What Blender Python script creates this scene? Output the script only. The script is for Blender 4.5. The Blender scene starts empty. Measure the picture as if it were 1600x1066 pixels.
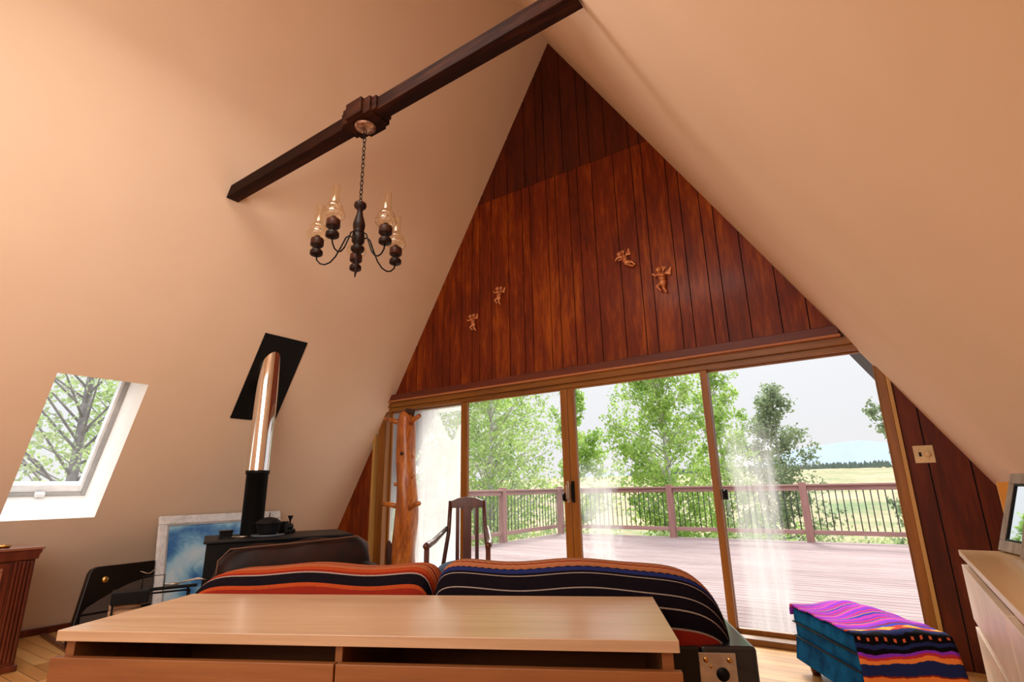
import bpy, bmesh, math, random
import numpy as np
from mathutils import Vector, Matrix
sc = bpy.context.scene
COL = sc.collection
PI = math.pi
R = math.radians

# ------------------------------------------------------------------ camera, world, light, exposure
YAW, PITCH, ROLL, FPX = 0.59815, 0.27022, -0.018689, 831.465
CAMZ = 1.058
def make_camera():
    f = Vector((-math.sin(YAW)*math.cos(PITCH), math.cos(YAW)*math.cos(PITCH), math.sin(PITCH)))
    r0 = Vector((math.cos(YAW), math.sin(YAW), 0)); u0 = r0.cross(f)
    r = math.cos(ROLL)*r0 + math.sin(ROLL)*u0
    u = -math.sin(ROLL)*r0 + math.cos(ROLL)*u0
    cd = bpy.data.cameras.new('camera'); cd.sensor_width = 36; cd.lens = FPX/1600*36
    cd.clip_start = 0.02; cd.clip_end = 3000
    co = bpy.data.objects.new('camera', cd); COL.objects.link(co)
    m = Matrix((r, u, -f)).transposed().to_4x4(); m.translation = (0, 0, CAMZ)
    co.matrix_world = m; sc.camera = co
make_camera()
sc.view_settings.view_transform = 'Standard'
sc.view_settings.look = 'None'
sc.view_settings.gamma = 1
sc.view_settings.exposure = 0.25
sc.cycles.max_bounces = 10; sc.cycles.diffuse_bounces = 6; sc.cycles.transparent_max_bounces = 24
sc.cycles.use_denoising = True
sc.cycles.sample_clamp_indirect = 6
def make_world():
    w = bpy.data.worlds.new('hazy_sky'); sc.world = w; w.use_nodes = True
    nt = w.node_tree; N = nt.nodes; L = nt.links; N.clear()
    out = N.new('ShaderNodeOutputWorld'); bg = N.new('ShaderNodeBackground')
    tc = N.new('ShaderNodeTexCoord'); sp = N.new('ShaderNodeSeparateXYZ')
    rp = N.new('ShaderNodeValToRGB')
    L.new(tc.outputs['Generated'], sp.inputs[0]); L.new(sp.outputs['Z'], rp.inputs[0])
    e = rp.color_ramp.elements
    e[0].position = 0.0; e[0].color = (.76, .74, .76, 1)
    e[1].position = 1.0; e[1].color = (2.8, 2.9, 3.1, 1)
    for p, c in ((.10, (.76, .76, .78)), (.28, (.82, .83, .86)), (.42, (1.5, 1.55, 1.6)), (.65, (2.4, 2.5, 2.6))):
        x = e.new(p); x.color = (*c, 1)
    L.new(rp.outputs[0], bg.inputs[0]); bg.inputs[1].default_value = 1.0
    L.new(bg.outputs[0], out.inputs[0])
make_world()
AXL = -2.368
def light(name, kind, loc, rot, energy, color, **kw):
    d = bpy.data.lights.new(name, kind); d.energy = energy; d.color = color
    for k, v in kw.items(): setattr(d, k, v)
    o = bpy.data.objects.new(name, d); COL.objects.link(o); o.location = loc; o.rotation_euler = rot
    return o
light('sun', 'SUN', (0, 0, 20), (R(-46), R(-22), 0), 4.8, (1, .95, .88), angle=R(14))
light('fill_up', 'AREA', (-2.1, -1.7, 1.0), (R(165), 0, 0), 34, (1, .76, .56), shape='RECTANGLE', size=3.0, size_y=1.3)  # added fill from below for the sloped ceiling, not a fixture of the room
light('fill_down', 'AREA', (-1.9, .75, 3.9), (0, 0, 0), 42, (1, .90, .80), shape='RECTANGLE', size=1.3, size_y=1.0)  # added overhead fill out of frame, no real lamp hangs here
light('fill_left', 'AREA', (-1.2, -1.1, 2.1), Vector((-.78, .55, -.42)).to_track_quat('-Z', 'Y').to_euler(), 64, (1, .93, .88), shape='RECTANGLE', size=2.6, size_y=1.9)  # added fill aimed at the lower left wall, no real source there

# ------------------------------------------------------------------ materials
MATS = {}
def new_mat(name):
    m = bpy.data.materials.new(name); m.use_nodes = True; MATS[name] = m
    nt = m.node_tree; return m, nt, nt.nodes['Principled BSDF'], nt.nodes['Material Output']
def ramp(nt, fac, stops, interp='LINEAR'):
    rp = nt.nodes.new('ShaderNodeValToRGB'); cr = rp.color_ramp; cr.interpolation = interp
    cr.elements[0].position, cr.elements[0].color = stops[0][0], (*stops[0][1], 1)
    cr.elements[1].position, cr.elements[1].color = stops[-1][0], (*stops[-1][1], 1)
    for p, c in stops[1:-1]:
        x = cr.elements.new(p); x.color = (*c, 1)
    nt.links.new(fac, rp.inputs[0]); return rp.outputs[0]
def texco(nt, scale=(1, 1, 1), out='Object', rot=(0, 0, 0), loc=(0, 0, 0)):
    tc = nt.nodes.new('ShaderNodeTexCoord'); mp = nt.nodes.new('ShaderNodeMapping')
    mp.inputs['Scale'].default_value = scale; mp.inputs['Rotation'].default_value = rot; mp.inputs['Location'].default_value = loc
    nt.links.new(tc.outputs[out], mp.inputs[0]); return mp.outputs[0]
def noise(nt, vec, scale, detail=4, rough=.55, dist=0.0, dim='3D'):
    n = nt.nodes.new('ShaderNodeTexNoise'); n.inputs['Scale'].default_value = scale
    n.inputs['Detail'].default_value = detail; n.inputs['Roughness'].default_value = rough; n.inputs['Distortion'].default_value = dist
    nt.links.new(vec, n.inputs['Vector']); return n.outputs[0]
def bump(nt, b, h, strength=.2, dist=.01):
    n = nt.nodes.new('ShaderNodeBump'); n.inputs['Strength'].default_value = strength; n.inputs['Distance'].default_value = dist
    nt.links.new(h, n.inputs['Height']); nt.links.new(n.outputs[0], b.inputs['Normal'])
def math_(nt, op, a, b=None, c=None, clamp=False):
    n = nt.nodes.new('ShaderNodeMath'); n.operation = op; n.use_clamp = clamp
    for i, v in enumerate((a, b, c)):
        if v is None: continue
        if isinstance(v, (int, float)): n.inputs[i].default_value = v
        else: nt.links.new(v, n.inputs[i])
    return n.outputs[0]
def mixc(nt, f, a, b):
    n = nt.nodes.new('ShaderNodeMix'); n.data_type = 'RGBA'
    for i, v in ((0, f), (6, a), (7, b)):
        if isinstance(v, (int, float)): n.inputs[i].default_value = v
        elif isinstance(v, tuple): n.inputs[i].default_value = (*v, 1)
        else: nt.links.new(v, n.inputs[i])
    return n.outputs[2]
def plain(name, c, rough=.5, metal=0, c2=None, ns=6, nb=0, coat=0, spec=.5):
    m, nt, b, _ = new_mat(name); b.inputs['Specular IOR Level'].default_value = spec
    b.inputs['Roughness'].default_value = rough; b.inputs['Metallic'].default_value = metal
    c2 = c2 or tuple(x*.8 for x in c)
    v = texco(nt); n = noise(nt, v, ns)
    nt.links.new(ramp(nt, n, [(.35, c2), (.65, c)]), b.inputs['Base Color'])
    if nb: bump(nt, b, noise(nt, v, 60), nb, .004)
    if coat: b.inputs['Coat Weight'].default_value = coat
    return m
def wood(name, dark, mid, lite, axis='Z', rough=.4, s=5, stretch=.07, grain=.25, coat=0.0, blotch=0.0, spec=.5):
    m, nt, b, _ = new_mat(name)
    sc_ = [1, 1, 1]; sc_['XYZ'.index(axis)] = stretch
    v = texco(nt, tuple(sc_)); n1 = noise(nt, v, s*3, 6, .6, .6)
    v2 = texco(nt, tuple(x if x == 1 else .35 for x in sc_)); n2 = noise(nt, v2, s*.35, 3)
    fine = noise(nt, v, s*14, 3)
    f = math_(nt, 'ADD', math_(nt, 'MULTIPLY', n1, .55), math_(nt, 'MULTIPLY', n2, .45))
    f = math_(nt, 'ADD', f, math_(nt, 'MULTIPLY', math_(nt, 'SUBTRACT', fine, .5), grain))
    col = ramp(nt, f, [(.3, dark), (.5, mid), (.7, lite)])
    nt.links.new(col, b.inputs['Base Color']); b.inputs['Roughness'].default_value = rough
    b.inputs['Coat Weight'].default_value = coat; b.inputs['Coat Roughness'].default_value = .15
    b.inputs['Specular IOR Level'].default_value = spec
    bump(nt, b, fine, .08, .004)
    return m
def boards(name, axis, width, length, cols, gap=.0025, rough=.35, gapcol=(.03, .012, .005)):
    # plank floor: brick texture, long side along the X axis of the object
    m, nt, b, _ = new_mat(name)
    v = texco(nt, (1, 1, 1), rot=(0, 0, 0 if axis == 'X' else PI/2))
    br = nt.nodes.new('ShaderNodeTexBrick'); nt.links.new(v, br.inputs['Vector'])
    br.inputs['Scale'].default_value = 1; br.inputs['Brick Width'].default_value = length; br.inputs['Row Height'].default_value = width
    br.inputs['Mortar Size'].default_value = gap; br.inputs['Color1'].default_value = (0, 0, 0, 1); br.inputs['Color2'].default_value = (1, 1, 1, 1)
    br.inputs['Mortar'].default_value = (.5, .5, .5, 1); br.offset_frequency = 2; br.offset = .37
    st = texco(nt, (.12, 1, 1) if axis == 'X' else (1, .12, 1)); g = noise(nt, st, 22, 5, .6, .4)
    f = math_(nt, 'ADD', math_(nt, 'MULTIPLY', br.outputs['Color'], .55), math_(nt, 'MULTIPLY', g, .45))
    col = ramp(nt, f, [(.15, cols[0]), (.45, cols[1]), (.8, cols[2])])
    nt.links.new(mixc(nt, br.outputs['Fac'], col, gapcol), b.inputs['Base Color'])
    b.inputs['Roughness'].default_value = rough
    return m
plaster, nt, b, _ = new_mat('plaster')
b.inputs['Roughness'].default_value = .85
v = texco(nt); nt.links.new(ramp(nt, noise(nt, v, .9, 3), [(.3, (.73, .565, .415)), (.7, (.78, .615, .465))]), b.inputs['Base Color'])
bump(nt, b, noise(nt, v, 140, 3), .06, .003)
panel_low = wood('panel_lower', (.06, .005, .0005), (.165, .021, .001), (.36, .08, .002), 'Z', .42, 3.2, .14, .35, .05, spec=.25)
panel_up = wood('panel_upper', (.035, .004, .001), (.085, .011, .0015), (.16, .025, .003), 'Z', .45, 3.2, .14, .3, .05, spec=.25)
groove = plain('groove', (.008, .004, .003), .8)
trim_dark = wood('trim_dark', (.06, .008, .002), (.12, .016, .003), (.20, .035, .006), 'X', .45, 5)
trim_lip = wood('trim_lip', (.30, .10, .03), (.42, .16, .06), (.5, .2, .08), 'X', .45, 5)
frame_wood = wood('frame_wood', (.14, .045, .003), (.26, .095, .007), (.38, .15, .014), 'Z', .4, 4)
frame_wood_x = wood('frame_wood_head', (.13, .045, .004), (.24, .092, .009), (.36, .15, .018), 'X', .4, 4)
strip_wood = wood('strip_wood', (.36, .2, .05), (.5, .29, .08), (.58, .36, .12), 'Z', .45, 4)
beam_wood = wood('beam_wood', (.006, .002, .001), (.018, .004, .002), (.055, .015, .005), 'X', .6, 4, .1, .4, spec=.1)
oak = wood('oak_top_lit', (.36, .22, .12), (.48, .31, .185), (.56, .385, .245), 'X', .28, 6, .06, .25, .1)  # sideboard top: daylight sheen put into a lighter oak colour
oak_front_shaded = wood('oak_front_shaded', (.14, .04, .009), (.22, .074, .017), (.29, .11, .03), 'X', .5, 6, .06, .2)  # same oak as the top, darkened for the shade on the fronts
birch = wood('birch_veneer', (.54, .36, .17), (.64, .45, .23), (.70, .52, .30), 'Y', .3, 5, .06, .15, .15)
white_front = plain('pale_front', (.80, .66, .52), .35)
cherry = wood('cherry_wood', (.025, .004, .002), (.085, .012, .004), (.16, .028, .008), 'Z', .3, 5, .1, .3, .3)
cherry_top = wood('cherry_top', (.14, .05, .03), (.25, .09, .05), (.34, .14, .08), 'Y', .2, 5, .1, .3, .5)
chairwood = wood('chair_wood', (.03, .005, .002), (.075, .014, .005), (.13, .03, .01), 'Z', .35, 6, .1, .3, .3)
logwood = wood('peeled_log', (.14, .03, .006), (.42, .12, .016), (.62, .24, .035), 'Z', .35, 4, .22, .5, .3)
log_scar = plain('log_scar', (.05, .014, .006), .7)
pine = wood('orange_pine', (.5, .2, .025), (.65, .29, .04), (.74, .38, .06), 'Z', .4, 5)
graywood = wood('weathered_frame', (.18, .14, .11), (.30, .25, .21), (.42, .37, .32), 'Z', .7, 6, .15, .5)
black = plain('black_metal', (.005, .005, .005), .5, spec=.15)
dark_gloss = plain('black_lacquer', (.005, .004, .0035), .3, 0, (.010, .006, .004), 3, 0, .0, spec=.25)
turned = wood('turned_dark_wood', (.005, .002, .0015), (.013, .0035, .002), (.035, .009, .004), 'Z', .45, 6, spec=.2)
iron = plain('cast_iron', (.008, .008, .010), .5, .1, spec=.25)
leather = plain('dark_leather', (.004, .003, .003), .5, 0, (.030, .008, .004), 4, .1, spec=.2)
plate_blue = plain('blue_grey_plate', (.12, .15, .18), .3)
chrome, nt, b, _ = new_mat('chrome_pipe'); b.inputs['Metallic'].default_value = 1; b.inputs['Roughness'].default_value = .07; b.inputs['Base Color'].default_value = (.86, .83, .80, 1)
v = texco(nt, (1, 1, .3)); bump(nt, b, noise(nt, v, 7), .05, .02)
brass = plain('brass', (.75, .42, .12), .3, 1)
brushed = plain('brushed_steel', (.60, .53, .44), .35, .9, (.42, .36, .30), 25)
silver = wood('silver_leaf_frame', (.45, .47, .49), (.68, .70, .72), (.85, .86, .87), 'X', .35, 6, .3, .5)
white_paint = plain('white_paint', (.92, .91, .89), .5, 0, (.90, .89, .87))
white_vinyl = plain('white_vinyl', (.86, .88, .90), .35)
grey_vinyl = plain('grey_gasket', (.42, .42, .42), .5)
ivory = plain('ivory_plastic', (.72, .56, .30), .4)
eave_mat = plain('eave_boards', (.10, .08, .10), .8, 0, (.06, .05, .07), 9)
eave_edge = plain('eave_edge', (.75, .72, .68), .7)
cherub_mat = plain('copper_resin', (.70, .30, .12), .3, .3, (.42, .13, .05), 30)
bark = plain('aspen_bark', (.62, .60, .56), .85, 0, (.30, .27, .25), 5)
darkbark = plain('grey_bark', (.26, .22, .22), .9, 0, (.12, .10, .11), 7)
rail_wood = wood('rail_redwood', (.20, .085, .075), (.32, .15, .13), (.42, .22, .19), 'Z', .7, 5)
rail_wood_x = wood('rail_redwood_long', (.22, .10, .09), (.34, .18, .155), (.44, .25, .22), 'X', .7, 5)
baluster_m = plain('baluster_metal', (.02, .022, .024), .5)
deck_m = wood('deck_boards', (.15, .092, .087), (.235, .158, .152), (.32, .235, .225), 'X', .85, 3, .08, .5)
deck_gap = plain('deck_gap', (.05, .03, .03), .9)
denim = plain('blue_velvet', (.006, .12, .32), .9, 0, (.003, .04, .13), 9, .3)
denim.node_tree.nodes['Principled BSDF'].inputs['Specular IOR Level'].default_value = .05
seat_blue = plain('seat_blue', (.03, .09, .17), .8)
floor_m = boards('oak_floor', 'X', .09, 1.1, ((.36, .15, .035), (.60, .31, .095), (.72, .42, .16)), .002, .3)
drygrass, nt, b, _ = new_mat('dry_meadow'); b.inputs['Roughness'].default_value = 1
v = texco(nt); n1 = noise(nt, v, .05, 6, .6); n2 = noise(nt, v, .5, 5)
cc = ramp(nt, math_(nt, 'ADD', math_(nt, 'MULTIPLY', n1, .6), math_(nt, 'MULTIPLY', n2, .4)), [(.40, (.10, .15, .05)), (.5, (.24, .20, .10)), (.6, (.36, .25, .15))])
nt.links.new(cc, b.inputs['Base Color'])
mount_haze_m = plain('far_mountain_hazed', (.50, .58, .68), 1, 0, (.46, .54, .64), .01)  # aerial haze put into the pale blue base colour
conifer_m = plain('conifer_green', (.10, .13, .10), 1)
def leafmat(name, c1, c2, c3):
    m, nt, b, out = new_mat(name)
    v = texco(nt); n = noise(nt, v, 1.6, 3); n2 = noise(nt, v, 14, 2)
    f = math_(nt, 'ADD', math_(nt, 'MULTIPLY', n, .5), math_(nt, 'MULTIPLY', n2, .5))
    c = ramp(nt, f, [(.36, c1), (.5, c2), (.64, c3)])
    d = nt.nodes.new('ShaderNodeBsdfDiffuse'); t = nt.nodes.new('ShaderNodeBsdfTranslucent'); mx = nt.nodes.new('ShaderNodeMixShader')
    mx.inputs[0].default_value = .45
    nt.links.new(c, d.inputs[0]); nt.links.new(c, t.inputs[0]); nt.links.new(d.outputs[0], mx.inputs[1]); nt.links.new(t.outputs[0], mx.inputs[2])
    nt.links.new(mx.outputs[0], out.inputs[0]); return m
leaf_a = leafmat('aspen_leaves', (.16, .28, .07), (.36, .52, .13), (.60, .74, .24))
leaf_b = leafmat('grey_green_leaves', (.12, .16, .09), (.24, .30, .17), (.38, .46, .26))
leaf_c = leafmat('shrub_leaves', (.20, .30, .12), (.40, .50, .22), (.62, .68, .36))
def glassmat(name, kind):
    m, nt, b, out = new_mat(name); N = nt.nodes; L = nt.links
    tr = N.new('ShaderNodeBsdfTransparent'); gl = N.new('ShaderNodeBsdfGlossy'); gl.inputs['Roughness'].default_value = .3
    df = N.new('ShaderNodeBsdfDiffuse'); ts = N.new('ShaderNodeBsdfTranslucent')
    tr.inputs[0].default_value = (.97, .98, .98, 1)
    cl = N.new('ShaderNodeMixShader'); cl.inputs[0].default_value = .008
    L.new(tr.outputs[0], cl.inputs[1]); L.new(gl.outputs[0], cl.inputs[2])
    fogs = N.new('ShaderNodeMixShader'); fogs.inputs[0].default_value = .8
    L.new(df.outputs[0], fogs.inputs[1]); L.new(ts.outputs[0], fogs.inputs[2])
    for s in (df, ts): s.inputs[0].default_value = (.60, .60, .585, 1)
    tc = N.new('ShaderNodeTexCoord'); sp = N.new('ShaderNodeSeparateXYZ'); L.new(tc.outputs['Object'], sp.inputs[0])
    x, z = sp.outputs['X'], sp.outputs['Z']
    streak = noise(nt, texco(nt, (26, 1, 1.2)), 1, 4, .6)
    soft = noise(nt, texco(nt, (2.2, 1, 1.6)), 2, 4, .6)
    def band(v, a, b_, s):   # 1 inside a..b with soft edges s
        return math_(nt, 'MINIMUM', math_(nt, 'DIVIDE', math_(nt, 'SUBTRACT', v, a), s, clamp=True), math_(nt, 'DIVIDE', math_(nt, 'SUBTRACT', b_, v), s, clamp=True), clamp=True)
    if kind == 'fog':
        base = math_(nt, 'ADD', .62, math_(nt, 'MULTIPLY', soft, .45))
        base = math_(nt, 'ADD', base, math_(nt, 'MULTIPLY', math_(nt, 'SUBTRACT', streak, .5), .25), clamp=True)
        # clear shield-shaped patch near the top right
        half = math_(nt, 'MULTIPLY', math_(nt, 'SUBTRACT', z, 1.52), .62)
        ax_ = math_(nt, 'ABSOLUTE', math_(nt, 'ADD', x, 3.78))
        wob = math_(nt, 'MULTIPLY', math_(nt, 'SUBTRACT', soft, .5), .12)
        ins = math_(nt, 'DIVIDE', math_(nt, 'SUBTRACT', math_(nt, 'ADD', half, wob), ax_), .02, clamp=True)
        ins = math_(nt, 'MULTIPLY', ins, math_(nt, 'LESS_THAN', z, 1.87))
        left = math_(nt, 'DIVIDE', math_(nt, 'SUBTRACT', x, -4.32), .12, clamp=True)
        fac = math_(nt, 'MULTIPLY', base, math_(nt, 'SUBTRACT', 1, math_(nt, 'MULTIPLY', ins, .55)))
        fac = math_(nt, 'MULTIPLY', fac, math_(nt, 'ADD', .45, math_(nt, 'MULTIPLY', left, .55)))
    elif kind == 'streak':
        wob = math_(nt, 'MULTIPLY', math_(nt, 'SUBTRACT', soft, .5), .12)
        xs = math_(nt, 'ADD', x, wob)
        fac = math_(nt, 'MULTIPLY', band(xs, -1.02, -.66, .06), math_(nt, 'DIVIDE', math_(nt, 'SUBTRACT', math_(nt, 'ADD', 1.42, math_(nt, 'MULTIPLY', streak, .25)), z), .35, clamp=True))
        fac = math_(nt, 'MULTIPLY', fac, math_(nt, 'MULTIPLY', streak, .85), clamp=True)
    elif kind == 'smudge':
        wob = math_(nt, 'MULTIPLY', math_(nt, 'SUBTRACT', soft, .5), .5)
        xs = math_(nt, 'ADD', x, wob); zs = math_(nt, 'ADD', z, wob)
        fac = math_(nt, 'MULTIPLY', band(xs, -2.3, -1.85, .1), math_(nt, 'DIVIDE', math_(nt, 'SUBTRACT', 1.32, zs), .3, clamp=True))
        fac = math_(nt, 'MULTIPLY', fac, math_(nt, 'ADD', .25, math_(nt, 'MULTIPLY', streak, .5)), clamp=True)
    else:
        fac = math_(nt, 'MULTIPLY', soft, .10)
    mx = N.new('ShaderNodeMixShader'); L.new(fac, mx.inputs[0]); L.new(cl.outputs[0], mx.inputs[1]); L.new(fogs.outputs[0], mx.inputs[2])
    L.new(mx.outputs[0], out.inputs[0]); return m
glass_fog = glassmat('fogged_glass', 'fog'); glass_streak = glassmat('streaked_glass', 'streak')
glass_smudge = glassmat('smudged_glass', 'smudge'); glass_clear = glassmat('clear_glass', 'clear')
lampglass, nt, b, out = new_mat('amber_lamp_glass')
tr = nt.nodes.new('ShaderNodeBsdfTransparent'); gl = nt.nodes.new('ShaderNodeBsdfGlossy'); gl.inputs['Roughness'].default_value = .08
tr.inputs[0].default_value = (.97, .93, .84, 1); gl.inputs[0].default_value = (1, .96, .85, 1)
lw = nt.nodes.new('ShaderNodeLayerWeight'); lw.inputs[0].default_value = .35
mx = nt.nodes.new('ShaderNodeMixShader'); nt.links.new(math_(nt, 'ADD', .04, math_(nt, 'MULTIPLY', math_(nt, 'POWER', lw.outputs['Facing'], 1.6), .7), clamp=True), mx.inputs[0])
nt.links.new(tr.outputs[0], mx.inputs[1]); nt.links.new(gl.outputs[0], mx.inputs[2]); nt.links.new(mx.outputs[0], out.inputs[0])
mirror, nt, b, _ = new_mat('mirror'); b.inputs['Metallic'].default_value = 1; b.inputs['Roughness'].default_value = .02; b.inputs['Base Color'].default_value = (.85, .9, .9, 1)
# abstract blue painting
painting, nt, b, _ = new_mat('blue_abstract'); b.inputs['Roughness'].default_value = .4
v = texco(nt, (2.2, 1, 1.3)); wv = nt.nodes.new('ShaderNodeTexWave'); wv.wave_type = 'RINGS'; wv.inputs['Scale'].default_value = .7; wv.inputs['Distortion'].default_value = 7; wv.inputs['Detail'].default_value = 4
nt.links.new(v, wv.inputs[0]); n = noise(nt, v, 4, 6, .65, 1)
f = math_(nt, 'ADD', math_(nt, 'MULTIPLY', wv.outputs[1], .35), math_(nt, 'MULTIPLY', n, .65))
nt.links.new(ramp(nt, f, [(.30, (.04, .16, .42)), (.42, (.13, .34, .58)), (.52, (.30, .55, .74)), (.68, (.52, .68, .78))]), b.inputs['Base Color'])

def stripes(name, stops, zig=None, rough=.95, per=None):
    # woven stripes across the V direction of the cloth's own UVs
    m, nt, b, _ = new_mat(name); b.inputs['Roughness'].default_value = rough
    b.inputs['Specular IOR Level'].default_value = .03
    tc = nt.nodes.new('ShaderNodeTexCoord'); sp = nt.nodes.new('ShaderNodeSeparateXYZ'); nt.links.new(tc.outputs['UV'], sp.inputs[0])
    v = sp.outputs['Y']
    if zig:
        z = math_(nt, 'PINGPONG', math_(nt, 'MULTIPLY', sp.outputs['X'], zig[0]), 1)
        z = math_(nt, 'MULTIPLY', z, math_(nt, 'GREATER_THAN', v, .432))
        v = math_(nt, 'ADD', v, math_(nt, 'MULTIPLY', z, zig[1]))
    col = ramp(nt, v, stops, 'CONSTANT')
    weave = noise(nt, texco(nt, (1, 1, 1)), 90, 2)
    nt.links.new(mixc(nt, math_(nt, 'MULTIPLY', weave, .35), col, (.02, .01, .01)), b.inputs['Base Color'])
    bump(nt, b, weave, .25, .003)
    return m
OR = (.34, .05, .011); RD = (.22, .016, .007); BK = (.003, .0025, .005); GR = (.30, .24, .20); TN = (.40, .16, .07); NV = (.012, .02, .10)
blanket_orange = stripes('orange_stripe_cloth', [(0, BK), (.12, RD), (.16, BK), (.22, OR), (.27, BK), (.32, RD), (.345, OR), (.362, BK), (.412, GR), (.418, RD), (.435, OR), (.465, TN), (.473, OR), (.483, TN), (.490, RD), (.497, TN), (.505, OR), (.515, TN), (.525, RD), (.54, OR), (.56, TN), (.58, RD), (.62, BK), (.7, OR), (.75, BK), (1, BK)])
blanket_dark = stripes('dark_stripe_cloth', [(0, BK), (.203, TN), (.210, BK), (.22, RD), (.248, GR), (.253, BK), (.291, GR), (.2945, BK), (.331, GR), (.3345, BK), (.388, GR), (.392, BK), (.405, NV), (.428, BK), (.434, TN), (.440, (.3, .10, .04)), (.447, TN), (.453, (.35, .12, .05)), (.46, TN), (.475, RD), (.485, TN), (.5, (.3, .12, .06)), (.52, TN), (.55, RD), (.58, BK), (.7, GR), (.706, BK), (.8, RD), (.82, BK), (1, BK)], zig=(90, .006))
PU = (.22, .03, .55); PK = (.62, .03, .16); MG = (.5, .04, .45); BL = (.04, .05, .45); OG = (.75, .22, .05)
st = []
rnd = random.Random(4); seq = [PU, PK, MG, OG, BL, PU, MG, PK, BL, OG, PU, PK]; k = 0; p = 0
while p < .60:
    st.append((p, seq[k % 12])); k += 1; p += rnd.uniform(.012, .035)
st += [(.60, RD), (.62, BL), (.635, (.55, .06, .03)), (.67, NV), (.69, BK), (.715, NV), (.74, BK), (.77, PU), (.785, (.45, .03, .05)), (.80, OG), (.82, NV), (.875, RD), (.885, OG), (.905, PU), (.915, NV), (.955, BK), (1, BK)]
st = st[:31] if len(st) > 32 else st
def striped_ottoman():
    m, nt, b, _ = new_mat('ottoman_stripe_cloth'); b.inputs['Roughness'].default_value = .95; b.inputs['Specular IOR Level'].default_value = .1
    tc = nt.nodes.new('ShaderNodeTexCoord'); sp = nt.nodes.new('ShaderNodeSeparateXYZ'); nt.links.new(tc.outputs['UV'], sp.inputs[0])
    wob = math_(nt, 'MULTIPLY', math_(nt, 'SUBTRACT', noise(nt, texco(nt, out='UV'), 5, 3), .5), .05)
    v = math_(nt, 'ADD', sp.outputs['Y'], wob)
    top = ramp(nt, math_(nt, 'FRACT', math_(nt, 'MULTIPLY', v, 5.5)), [(0, PU), (.12, PK), (.2, PU), (.27, OG), (.31, BL), (.4, MG), (.52, PU), (.6, PK), (.68, BL), (.74, OG), (.78, MG), (.9, PU)], 'CONSTANT')
    low = ramp(nt, v, [(0, PU), (.56, RD), (.575, BL), (.60, (.50, .05, .03)), (.635, NV), (.655, BK), (.70, NV), (.72, BK), (.745, PU), (.76, (.45, .03, .05)), (.775, OG), (.80, NV), (.86, RD), (.87, OG), (.895, PU), (.91, NV), (.95, BK), (1, BK)], 'CONSTANT')
    dz = math_(nt, 'PINGPONG', math_(nt, 'MULTIPLY', sp.outputs['X'], 7), 1)
    dv = math_(nt, 'ABSOLUTE', math_(nt, 'MULTIPLY', math_(nt, 'SUBTRACT', v, .617), 38))
    dia = math_(nt, 'LESS_THAN', math_(nt, 'ADD', math_(nt, 'SUBTRACT', 1, dz), dv), .75)
    low = mixc(nt, dia, low, (.75, .38, .06))
    dots = math_(nt, 'MULTIPLY', math_(nt, 'GREATER_THAN', math_(nt, 'PINGPONG', math_(nt, 'MULTIPLY', sp.outputs['X'], 22), 1), .7), math_(nt, 'LESS_THAN', math_(nt, 'ABSOLUTE', math_(nt, 'SUBTRACT', v, .68)), .008))
    low = mixc(nt, dots, low, (.6, .12, .05))
    sel = math_(nt, 'GREATER_THAN', v, .56)
    nt.links.new(mixc(nt, sel, top, low), b.inputs['Base Color'])
    bump(nt, b, noise(nt, texco(nt), 90, 2), .25, .003)
    return m
ottoman_cloth = striped_ottoman()

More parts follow.
